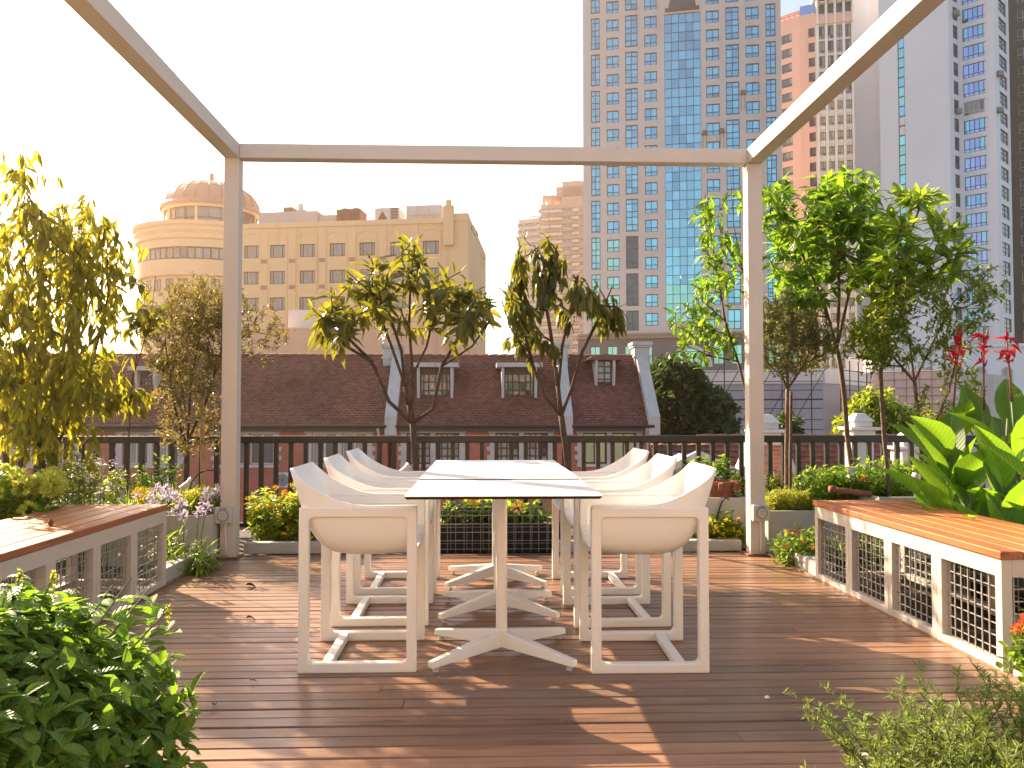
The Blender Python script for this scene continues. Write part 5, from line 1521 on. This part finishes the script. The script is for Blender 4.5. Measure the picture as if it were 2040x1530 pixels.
# --- big citrus
Y = 6.9
sk = Skel([path(Y, [(1700, 960), (1688, 870), (1682, 790), (1676, 740), (1667, 695)], .2), path(Y, [(1667, 695), (1640, 600), (1600, 510), (1560, 430), (1545, 380)], None, .2), path(Y, [(1667, 695), (1672, 590), (1668, 480), (1660, 380)], None, .2), path(Y, [(1667, 695), (1690, 590), (1720, 500), (1735, 420)], None, .2), path(Y, [(1640, 600), (1580, 560), (1540, 530)], None, .2)])
tips = region(165, Y, .6, [(1600, 1730, 325, 470, 3.2), (1520, 1620, 350, 520, 2), (1525, 1690, 440, 600, 3), (1660, 1780, 400, 560, 2), (1530, 1600, 540, 640, .8), (1700, 1760, 330, 420, .5)])
sk.tie(tips, 6); ws = MB(); sk.mesh(ws, .0034, .40, .030, 6); mf = MB()
whorl(mf, sk.tips, sk.dirs, 11, .135, .058, (35, 105), .12, .22, .25, 1)
plant('citrus_tree', 'dense bright green citrus tree right of the right post', 'tree', (*at(1700, 960, Y)[:2], 0), [('trunk', ws, M['bark'], True), ('crown', mf, L_['citrus'], False)])
# --- magnolia
Y = 6.5
sk = Skel([path(Y, [(1772, 980), (1762, 880), (1756, 790), (1754, 740), (1768, 700)], .2), path(Y, [(1768, 700), (1780, 600), (1800, 500), (1830, 420), (1840, 380)], None, .15), path(Y, [(1768, 700), (1740, 610), (1725, 540)], None, .2), path(Y, [(1800, 560), (1860, 540), (1900, 520), (1920, 470)], None, .2)])
tips = region(72, Y, .5, [(1760, 1880, 370, 480, 2), (1700, 1860, 440, 600, 2.4), (1850, 1955, 440, 560, 1.2), (1690, 1800, 560, 690, 1)])
sk.tie(tips, 6); ws = MB(); sk.mesh(ws, .0036, .42, .028, 6); mf = MB()
whorl(mf, sk.tips, sk.dirs, 11, .175, .058, (30, 95), .05, .12, .2, 1)
plant('magnolia_tree', 'tree with whorls of long lime green leaves in front of the blank white tower', 'tree', (*at(1772, 980, Y)[:2], 0), [('trunk', ws, M['bark'], True), ('crown', mf, L_['magnolia'], False)])
# --- small leaved tree below it, with orange tips
Y = 6.2
sk = Skel([path(Y, [(1838, 980), (1832, 850), (1822, 760), (1812, 680)], .2), path(Y, [(1822, 760), (1860, 680), (1900, 600), (1950, 560), (1985, 530)], None, .2), path(Y, [(1812, 680), (1790, 600), (1795, 540)], None, .2), path(Y, [(1838, 900), (1890, 780), (1910, 700)], None, .2), path(Y, [(1822, 760), (1770, 700), (1720, 660)], None, .2)])
tips = region(290, Y, .5, [(1690, 1800, 600, 720, 2.0), (1780, 1990, 540, 720, 3), (1930, 2010, 520, 620, .6), (1820, 1960, 700, 860, 1.6), (1720, 1900, 520, 640, 1.4), (1640, 1760, 640, 720, .8)])
sk.tie(tips, 5); ws = MB(); sk.mesh(ws, .0018, .45, .022); mf = MB()
whorl(mf, sk.tips, sk.dirs, 16, .055, .02, (30, 95), .0, .26, .15, 1)
plant('pomegranate_tree', 'thin small leaved tree with orange tinged tips behind the cannas', 'tree', (*at(1838, 980, Y)[:2], 0), [('trunk', ws, M['bark'], True), ('crown', mf, L_['pomegranate'], False)])
# --- standard olive by the right post
Y = 6.65
sk = Skel([path(Y, [(1567, 1015), (1567, 900), (1569, 775)], .25), path(Y, [(1569, 775), (1545, 720), (1530, 660)], None, .1), path(Y, [(1569, 775), (1600, 730), (1625, 670)], None, .1), path(Y, [(1569, 775), (1570, 700), (1575, 620)], None, .1)])
tips = region(430, Y, .45, [(1482, 1665, 610, 740, 3), (1515, 1640, 575, 680, 1.6), (1500, 1600, 585, 660, .8)])
sk.tie(tips, 8); ws = MB(); sk.mesh(ws, .0018, .42, .021); mf = MB()
whorl(mf, sk.tips, sk.dirs, 15, .056, .015, (20, 85), .0, .2, .1, 0, 0, .2, .6)
a = path(Y + .05, [(1574, 1010), (1576, 780)], .25); ws.tube(a, [.012] * len(a), 6)
plant('olive_tree', 'small round headed olive on a bare stem just right of the right post', 'tree', (*at(1567, 1015, Y)[:2], 0), [('trunk', ws, M['bark'], True), ('crown', mf, leafmat('grey_olive_leaf', (.085, .10, .045), (.19, .20, .095), (.42, .42, .12), .45, .45, (.34, .32, .18)), False)])

# --- cannas behind the right bench
def canna(x, y, hgt, nl, label, seed, flower=None):
    r = np.random.default_rng(seed); ws = MB(); mf = MB(); mr = MB()
    base = np.array((x, y, .05)); lean = r.normal(0, .06, 2)
    st = [base + np.array((lean[0] * k, lean[1] * k, hgt * k)) for k in np.linspace(0, 1, 8)]
    ws.tube(st, np.linspace(.014, .007, 8), 7)
    a0 = r.random() * 6
    for k in range(nl):
        q = (k + .5) / nl; p = base + np.array((lean[0] * q, lean[1] * q, hgt * q * .86)); a = a0 + k * 2.5 + r.normal(0, .3)
        el = r.uniform(.7, 1.35); d = np.array((math.cos(a) * math.cos(el), math.sin(a) * math.cos(el), math.sin(el)))
        L = r.uniform(.42, .60) * (1.05 - .3 * q); W = L * r.uniform(.36, .48)
        ws.tube([p, p + d * .07], [.008, .006], 5)
        leaves(mf, (p + d * .05)[None], d[None], (np.array((-math.cos(a) * math.sin(el), -math.sin(a) * math.sin(el), math.cos(el))) + r.normal(0, .15, 3))[None], L, W, r.uniform(.02, .28), .5, 2)
    if flower:
        top = st[-1]; f = top + np.array((lean[0] * .3, lean[1] * .3, flower))
        ws2 = [top + (f - top) * k for k in np.linspace(0, 1, 5)]; ws.tube(ws2, [.007, .006, .006, .005, .004], 6, 1)
        for k in range(11):
            q = r.uniform(.6, 1); p = top + (f - top) * q; a = r.random() * 6.28; el = r.uniform(.1, 1.2)
            d = np.array((math.cos(a) * math.cos(el), math.sin(a) * math.cos(el), math.sin(el)))
            leaves(mr, p[None], d[None], np.array((-math.cos(a) * .6, -math.sin(a) * .6, .9))[None], r.uniform(.06, .105), r.uniform(.03, .055), r.uniform(.3, 1.1), .7, 2)
        for k in range(7):
            q = r.uniform(.5, 1); p = top + (f - top) * q; a = r.random() * 6.28
            leaves(mr, p[None], np.array((math.cos(a) * .35, math.sin(a) * .35, 1.))[None], np.array((math.cos(a), math.sin(a), .2))[None], .075, .014, 0., .8, 1)
    plant('canna_plant', label, 'plant', (x, y, 0), [('stem', ws, [M['stem'], plain('red_stem', (.14, .03, .03), .6)], True), ('foliage', mf, L_['canna'], True), ('flower', mr, L_['red'], True)], 'cannas behind the right bench')
def cpos(px, Y): p = at(px, 900, Y); return p[0], p[1]
can = [(1838, 5.65, .95, 6, 'canna with red blooms farthest left, before the white tower wall', 3, .62), (1900, 5.05, .9, 7, 'canna without blooms leaning over the middle of the bench back', 12, None), (1955, 5.2, 1.05, 6, 'canna with the large open red bloom in the middle of the clump', 25, .48),
       (1985, 4.75, 1.0, 7, 'canna with the brightest upright leaf near the frame edge', 37, None), (2045, 4.9, 1.1, 6, 'canna at the frame edge with a dark red bud', 41, .38), (2060, 4.4, .85, 5, 'low canna nearest the bench at the frame edge', 55, None), (1925, 4.75, .55, 4, 'low leafy canna spilling over the bench top', 63, None), (1860, 5.0, .72, 5, 'canna with one drooping broad leaf at the left of the clump', 71, None), (2020, 5.2, .98, 5, 'tall leafy canna at the back of the clump', 83, None)]
for px, Yc, h, nl, lb, sd, fl in can:
    x, y = cpos(px, Yc); canna(max(x, 2.88), y, h, nl, lb, sd, fl)

# --- flower heads and mounds
def heads(mb, P, r, n=14, pl=.014, mi=0):
    k = len(P); Pn = np.repeat(P, n, 0); D = unit(rnd(k * n) + np.array((0, -.2, .7)))
    leaves(mb, Pn + D * r * .35, D, rnd(k * n), pl * 1.3, pl, .1, .2, 0, mi)

def blooms(t, P, r, n, pl, mat, name='flower_head'):
    base = []
    for i, p in enumerate(P):
        if i < 3:
            mb = MB(); heads(mb, np.zeros((1, 3)), r, n, pl); o = mb.build(name, mat, None); base.append(o)
        else:
            o = base[i % 3].copy(); COL.objects.link(o)
        o.parent = t; o.location = Vector(p) - t.location; o.rotation_euler = (rng.uniform(-.4, .4), rng.uniform(-.4, .4), rng.uniform(0, 6))
        k = rng.uniform(.75, 1.2); o.scale = (k, k, k)

def mound(name, label, cat, boxes, Y, dY, n, L, W, mat, flowers=(), base=None, stems=40, lod=1, hang=.1, k=8, grp=None, up=.6, back=.16):
    tips = region(n, Y, dY, boxes)
    cx, cy = tips[:, 0].mean(), tips[:, 1].mean(); z0 = base if base is not None else 0.02
    tips = tips[tips[:, 2] > z0 + .015]
    dirs = unit((tips - np.array((cx, cy, z0 - .15))) * np.array((1, 1, up + .6)) + rnd(len(tips), .12))
    mf = MB(); whorl(mf, tips, dirs, k, L, W, (25, 100), hang, back, .25, lod)
    ws = MB()
    for i in rng.choice(len(tips), min(stems, len(tips)), replace=False):
        t_ = tips[i]; b = np.array((cx + (t_[0] - cx) * .7, cy + (t_[1] - cy) * .6, z0)); m_ = (t_ + b) / 2 + rng.normal(0, .02, 3)
        ws.tube([b, m_, t_], [.004, .003, .002], 4)
    parts = [('stems', ws, M['stem'], True), ('foliage', mf, mat, False)]
    t = plant(name, label, cat, (cx, cy, z0), parts, grp)
    for fm, nf, r, pl, fb, np_ in flowers:
        P = region(nf, Y - .04, dY, fb or boxes); blooms(t, P[P[:, 2] > z0 + .03], r, np_, pl, fm)
    return t

mound('lantana_bush', 'low lantana mound with orange yellow heads between the left post and the chairs', 'plant', [(490, 640, 985, 1085, 3), (560, 660, 960, 1080, 2), (570, 650, 955, 1010, 1.0), (490, 580, 970, 1030, 1.4)], 6.85, .3, 500, .052, .031, L_['lantana'], [(L_['orange'], 40, .026, .015, None, 18), (L_['yellow'], 56, .024, .014, None, 16)], .02)
mound('lantana_bush', 'low lantana mound with golden heads left of the right post', 'plant', [(1375, 1490, 1040, 1085, 3), (1395, 1485, 1018, 1070, 2), (1330, 1420, 1050, 1090, 1)], 6.62, .10, 260, .05, .03, L_['lantana'], [(L_['yellow'], 36, .022, .013, [(1380, 1488, 1030, 1075)], 16)], .02)
mound('lantana_bush', 'dark green lantana with coral pink heads right of the right post', 'plant', [(1535, 1640, 1050, 1120, 2), (1560, 1680, 1040, 1130, 2), (1580, 1640, 1095, 1135, 1)], 5.9, .25, 210, .05, .03, L_['shrub'], [(L_['coral'], 20, .022, .013, None, 18)], .02)
mound('lantana_bush', 'lantana with coral heads in the pale box at the near end of the right bench', 'plant', [(2015, 2080, 1210, 1300, 1), (2020, 2100, 1250, 1330, 1)], 3.2, .08, 40, .05, .03, L_['shrub'], [(L_['coral'], 8, .022, .013, [(2018, 2050, 1220, 1270)], 18)], .1)
mound('hibiscus_bed', 'low leafy bed with a few big yellow blooms behind the wire grid', 'plant', [(870, 1100, 990, 1042, 1)], 6.85, .16, 120, .085, .06, L_['shrub'], [(L_['yellow'], 7, .04, .036, [(885, 1085, 1000, 1030)], 16)], .17)
mound('hydrangea_bush', 'mass of lime green flower heads behind the left bench', 'plant', [(-60, 40, 925, 1010, 2), (-40, 90, 965, 1040, 2.4), (50, 130, 945, 1005, 1)], 5.2, .3, 150, .07, .045, L_['shrub'], [(L_['lime'], 74, .075, .026, [(-60, 42, 930, 990), (10, 70, 960, 1030, 1.6), (72, 122, 945, 985)], 46)], .02)
mound('plumbago_bush', 'loose shrub with pale blue flowers beside the lime green blooms', 'plant', [(95, 250, 905, 1010, 3), (120, 200, 890, 990, 1.2), (70, 180, 985, 1020, .8)], 5.75, .3, 260, .042, .018, L_['pomegranate'], [(L_['lilac'], 46, .02, .014, [(110, 245, 905, 985)], 8)], .02)
mound('herb_bed', 'yellow green grassy herb in the planter behind the left bench', 'plant', [(365, 455, 968, 1012, 1)], 6.4, .16, 420, .045, .008, L_['herb'], (), .30, 120, 0, 0, 10, 'grassy herbs in the planter boxes', 2., .1)
mound('herb_bed', 'yellow green grassy herb under the small olive right of the post', 'plant', [(1520, 1624, 970, 1016, 1)], 6.6, .2, 620, .045, .008, L_['herb'], (), .29, 140, 0, 0, 10, 'grassy herbs in the planter boxes', 2., .1)
mound('nandina_shrub', 'leafy shrub before the railing between the right chairs and the right post', 'plant', [(1315, 1490, 925, 1010, 2), (1350, 1470, 900, 990, 1.4), (1330, 1440, 980, 1060, 1.4)], 7.3, .25, 340, .065, .03, L_['shrub'], [(L_['orange'], 6, .02, .014, [(1290, 1340, 945, 990)], 10)], .02)
mound('nandina_shrub', 'leafy shrub with a few orange flowers behind the far end of the right bench', 'plant', [(1580, 1720, 930, 990, 2), (1660, 1850, 910, 990, 2.4), (1700, 1830, 950, 1000, 1)], 6.75, .3, 460, .075, .03, L_['shrub'], [(L_['coral'], 8, .03, .02, [(1700, 1745, 940, 965), (1800, 1830, 965, 990)], 10)], .3)
mound('nandina_shrub', 'small shrub with yellowing leaves just right of the right post by the railing', 'plant', [(1520, 1575, 930, 985, 1)], 7.3, .1, 60, .045, .02, L_['pomegranate'], (), .02)
mound('nandina_shrub', 'dim green shrub before the railing behind the agapanthus', 'plant', [(200, 330, 930, 990, 1), (290, 360, 900, 980, .6)], 7.3, .15, 80, .06, .03, L_['shrub'], (), .02)
mound('liriope_clump', 'strappy leaved clump at the kerb beside the left bench', 'plant', [(352, 430, 1085, 1120, 1), (300, 360, 1060, 1130, 1.5)], 5.85, .25, 60, .20, .016, L_['shrub'], [(L_['white'], 26, .012, .016, [(230, 420, 1060, 1130)], 6)], .02, 40, 1, .5)
mound('border_plant', 'low dark green plants glimpsed through the wire of the right bench', 'plant', [(1650, 1790, 1050, 1130, 1)], 5.75, .2, 120, .06, .03, L_['shrub'], [(L_['coral'], 14, .022, .013, [(1650, 1740, 1040, 1100)], 14)], .02)

# agapanthus: stalks with round lilac heads
ag = thing('agapanthus_bed', 'cluster of lilac agapanthus heads just left of the left post', 'plant', (-2.35, 6.4, .3))
mf = MB(); pts_ = []
for k in range(30):
    c = at(rng.uniform(265, 455), rng.uniform(968, 1020), rng.uniform(6.0, 6.6)); pts_.append((np.array((c[0] + rng.normal(0, .06), 6.45 + rng.normal(0, .05), .3)), c))
for k in range(3):
    x = (366, 396, 412)[k]; c = at(x, 1028 - 8 * k, 5.75); b = at(x - 6, 1110, 5.75); b[2] = .05; pts_.append((b, c))
heads_ = []
for b, c in pts_:
    ws = MB(); ws.tube([b, (b + c) / 2 + rng.normal(0, .01, 3), c], [.004, .0035, .003], 5); ws.build('stalk', M['stem'], ag, smooth=True)
    if len(heads_) < 3:
        fl = MB(); n = 24; D = unit(rnd(n) + np.array((0, 0, .3))); leaves(fl, D * .014, D, rnd(n), .036, .015, .35, .4, 1); o = fl.build('flower_head', L_['lilac'], None); heads_.append(o)
    else:
        o = random.choice(heads_).copy(); COL.objects.link(o)
    o.parent = ag; o.location = Vector(c) - ag.location; o.rotation_euler = (rng.uniform(-.3, .3), rng.uniform(-.3, .3), rng.uniform(0, 6))
P = np.stack([rng.uniform(-2.72, -1.98, 70), rng.uniform(6.2, 6.6, 70), np.full(70, .3)], 1); leaves(mf, P, np.stack([rng.normal(0, .5, 70), rng.normal(0, .5, 70), np.ones(70)], 1), rnd(70), .22, .016, .5, .3, 2)
mf.build('foliage', L_['shrub'], ag, smooth=True)
mound('marigold_clump', 'small clump of orange and yellow flowers at the end of the left bench', 'plant', [(260, 320, 985, 1005, 1)], 6.5, .08, 18, .05, .02, L_['shrub'], [(L_['orange'], 6, .02, .016, None, 14), (L_['yellow'], 8, .02, .016, [(265, 300, 975, 990)], 14)], .25)

# --- basil bush in the left foreground
rb = np.random.default_rng(91)
mf, ws, fl = MB(), MB(), MB()
C = np.array((-1.46, 2.36, .18)); n = 900
d = unit(rb.normal(size=(n, 3)) + np.array((0, -.1, .25))); d[:, 2] = np.abs(d[:, 2]) - .12; d = unit(d)
tips = C + d * np.array((.60, .54, .425)) * (.62 + .38 * rb.random((n, 1)) ** .6) * (1 + .12 * np.sin(d[:, :1] * 9 + d[:, 2:] * 7))
tips = tips[tips[:, 2] > .02]
dirs = unit(tips - C + np.array((0, 0, .35)))
whorl(mf, tips, dirs, 10, .066, .034, (35, 105), .12, .1, .3, 2, 0, .35)
ex = np.array([at(px, py, y) for px, py, y in ((40, 1145, 2.5), (262, 1150, 2.6), (225, 1165, 2.65), (335, 1215, 2.6), (105, 1150, 2.4), (300, 1170, 2.7))]); dx = np.tile((0.05, 0, 1.), (6, 1))
whorl(mf, ex - np.array((0, 0, .05)), dx, 8, .08, .04, (40, 95), .1, .12, .3, 2, 0, .35)
for t_ in np.concatenate([tips[rb.choice(len(tips), 130, replace=False)], ex]):
    b = C + np.array(((t_[0] - C[0]) * .35, (t_[1] - C[1]) * .35, -.10)); ws.tube([b, (b + t_) / 2 + np.array((0, 0, .04)) + rb.normal(0, .015, 3), t_], [.006, .004, .0025], 5)
spk = []
for t_ in ex[[0, 3, 4]]:
    fl = MB(); spk.append(fl)
    for k in range(8): leaves(fl, np.repeat((t_ + np.array((0, 0, .006 * k - .03)))[None], 6, 0), unit(rnd(6) + np.array((0, 0, .4))), rnd(6), .012, .008, .1, .3, 0)
bb = plant('basil_bush', 'bushy bright green basil filling the lower left corner', 'plant', tuple(C * np.array((1, 1, .5))), [('stems', ws, M['stem'], True), ('foliage', mf, L_['basil'], True)])
for fl in spk: fl.build('flower_spike', L_['herb'], bb)

# --- rosemary in the right foreground
rr = np.random.default_rng(5); mf, ws, fl = MB(), MB(), MB()
L_['rosemary'] = leafmat('rosemary_leaf', (.075, .12, .03), (.17, .24, .06), (.50, .62, .10), .35, .5)
for k in range(620):
    x, y = rr.uniform(1.06, 2.35), rr.uniform(1.72, 2.46); h = rr.uniform(.09, .30) * (1 - .25 * max(0, (1.4 - x) / .3)); b = np.array((x, y, .06))
    ln = np.array((rr.normal(-.02, .08), rr.normal(0, .06), h)) * 1.0; p = [b + ln * q + np.array((.03 * q * q * rr.normal(), 0, 0)) for q in np.linspace(0, 1, 6)]
    ws.tube(p, [.0035, .003, .003, .0025, .002, .0015], 4)
    p = np.array(p); m_ = int(h / .0022); t_ = rr.random(m_) ** .8; P = np.stack([np.interp(t_, np.linspace(0, 1, 6), p[:, i]) for i in range(3)], 1)
    D = unit(rr.normal(size=(m_, 3)) * np.array((1, 1, .5)) + np.array((0, 0, .75))); leaves(mf, P, D, rr.normal(size=(m_, 3)), rr.uniform(.018, .032, m_), .0046, .1, .1, 0)
for px, py, y in ((1672, 1405, 2.4), (1690, 1420, 2.38), (1705, 1432, 2.36)):   # the sprig that leans out to the left
    pass
sp = [np.array((1.30, 2.3, .10)), np.array((1.18, 2.3, .20)), np.array((1.07, 2.32, .245)), np.array((.99, 2.33, .275))]
ws.tube(sp, [.004, .0035, .003, .002], 5); t_ = rr.random(130); sp = np.array(sp); P = np.stack([np.interp(t_, np.linspace(0, 1, 4), sp[:, i]) for i in range(3)], 1)
leaves(mf, P, unit(rr.normal(size=(130, 3)) + np.array((-.8, 0, .3))), rr.normal(size=(130, 3)), .024, .004, .1, .1, 0)
P = np.stack([rr.uniform(1.2, 2.2, 14), rr.uniform(1.8, 2.35, 14), rr.uniform(.15, .27, 14)], 1)
ro = plant('rosemary_bush', 'upright needle leaved rosemary sprigs in the lower right corner', 'plant', (1.7, 2.1, .06), [('stems', ws, M['stem'], True), ('foliage', mf, L_['rosemary'], False)])
blooms(ro, P, .006, 6, .008, L_['lilac'])

# --- trees beyond the terrace
def far_tree(name, label, boxes, Y, dY, n, L, W, mat, trunk_px, zb, k=9):
    tips = region(n, Y, dY, boxes); c = at(trunk_px, 850, Y)
    sk = Skel([[np.array((c[0], c[1], z)) for z in np.linspace(zb, tips[:, 2].mean(), 14)]])
    sk.tie(tips[:max(12, n // 14)], 5, .8); ws = MB(); sk.mesh(ws, .03, .42, .3); mf = MB()
    dirs = unit(tips - np.array((c[0], c[1], tips[:, 2].min())) + np.array((0, 0, .3)))
    whorl(mf, tips, dirs, k, L, W, (30, 110), .2, L * 1.2, .2, 0, 0, .3, .6)
    plant(name, label, 'tree', (c[0], c[1], zb), [('trunk', ws, M['barkd'], True), ('crown', mf, mat, False)], 'trees beyond the terrace')
far_tree('street_tree', 'dark round street tree right of the brick row houses', [(1290, 1440, 745, 880, 3), (1290, 1400, 703, 800, 2), (1380, 1472, 770, 870, 1), (1295, 1470, 820, 900, 1)], 34, 1.9, 1100, .34, .2, L_['dark'], 1380, HB)
far_tree('street_tree', 'dark fruiting tree behind the white finials on the right', [(1680, 1800, 770, 880, 3), (1700, 1840, 800, 880, 2), (1650, 1720, 830, 880, 1)], 20, 1.3, 420, .22, .11, L_['pomegranate'], 1750, HB)
far_tree('street_tree', 'small dark bush in front of the scaffold just right of the right post', [(1530, 1600, 820, 880, 1)], 22, .8, 130, .2, .1, L_['dark'], 1560, HB)

# ------------------------------------------------------------------ fittings among the plants
def spotlight(px, py, Y, tilt, yaw_, zb, label):
    c = at(px, py, Y); t = thing('garden_spotlight', label, 'spotlight', (c[0], c[1], zb), 'grey spike spotlights in the beds')
    mb = MB(); mb.tube([(c[0], c[1], zb), (c[0], c[1], c[2] - .02)], .009, 8); mb.build('spike', M['plastic'], t)
    d = np.array((math.cos(yaw_) * math.cos(tilt), math.sin(yaw_) * math.cos(tilt), math.sin(tilt))); mb = MB()
    mb.tube([c - d * .055, c - d * .05, c + d * .03, c + d * .035, c + d * .06, c + d * .06], [.018, .03, .034, .042, .044, .036], 14); mb.build('head', M['plastic'], t, smooth=False)
spotlight(372, 968, 6.6, R(35), R(20), .3, 'tilted grey spotlight above the agapanthus flowers')
spotlight(806, 938, 7.1, R(35), R(20), .05, 'grey spotlight at the foot of the tree behind the tables')
spotlight(1695, 945, 6.6, R(88), R(0), .4, 'upright grey spotlight behind the far end of the right bench')
spotlight(197, 938, 6.6, R(75), R(0), .4, 'upright grey spotlight beside the pale planter on the left')
spotlight(1822, 960, 6.3, R(60), R(0), .4, 'grey spotlight half hidden at the canna clump')
def cable(pts, label):
    mb = MB(); mb.tube(pts, .006, 6); tag(mb.build('cable', M['core'], smooth=True), label, 'cable', 'black cables in the beds')
c = at(420, 975, 6.55); cable([c + np.array((.16 * math.cos(a), 0, .15 * math.sin(a))) for a in np.linspace(-.2, 3.3, 14)], 'black hose looping over the agapanthus bed')
c = at(1425, 1000, 6.71); cable([c + np.array((.11 - .1 * q, -.01, .02 + .05 * math.sin(q * 2.2) - .2 * q * q)) for q in np.linspace(0, 1, 10)], 'black cable hanging over the tall pale planter')
t = thing('terracotta_pot', 'rough terracotta pot on the tall planter behind the right post', 'pot', (1.98, 6.86, .36))
mb = MB(); mb.lathe([(.0, .0), (.11, .0), (.12, .06), (.135, .115), (.145, .12), (.145, .15), (.125, .15), (.12, .10), (0, .10)], (1.99, 6.93, .356), 20); mb.build('pot', M['terra'], t)
mb = MB()
for k in range(7): a = k * .9; mb.tube([(1.99 + .145 * math.cos(a), 6.93 + .145 * math.sin(a), .44), (1.99 + .165 * math.cos(a), 6.93 + .165 * math.sin(a), .50)], [.03, .02], 6)
mb.build('relief', M['terra'], t)
mb = MB(); p, q = at(1655, 975, 6.35), at(1735, 985, 6.35); mb.tube([p, q], .024, 12); mb.tube([p - np.array((.01, 0, 0)), p + np.array((.03, 0, 0))], .029, 12)
tag(mb.build('log', M['terra'], smooth=True), 'short brown log lying in the planter behind the right bench', 'log')

mound('border_plant', 'dim leafy plants growing behind the mesh of the left bench', 'plant', [(-420, -90, 1000, 1150, 1)], 4.4, .8, 200, .07, .035, L_['shrub'], (), .02)

mound('border_plant', 'dark low plants under the cannas behind the right bench', 'plant', [(2070, 2270, 950, 1120, 1)], 4.2, .75, 160, .07, .035, L_['dark'], (), .08)
# ------------------------------------------------------------------ air volume tinted orange to imitate the sun's flare on the left
hz = bpy.data.materials.new('flare_haze'); hz.use_nodes = True
hn = hz.node_tree.nodes; hn.remove(hn['Principled BSDF'])
pv = hn.new('ShaderNodeVolumePrincipled')
pv.inputs['Color'].default_value = (1.0, .70, .44, 1); pv.inputs['Density'].default_value = .0008; pv.inputs['Anisotropy'].default_value = .82
hz.node_tree.links.new(pv.outputs[0], hn['Material Output'].inputs['Volume'])
mb = MB(); mb.box(-330, -60, -12, 330, 420, 96)
ho = mb.build('flare_haze', hz); ho['kind'] = 'stuff'
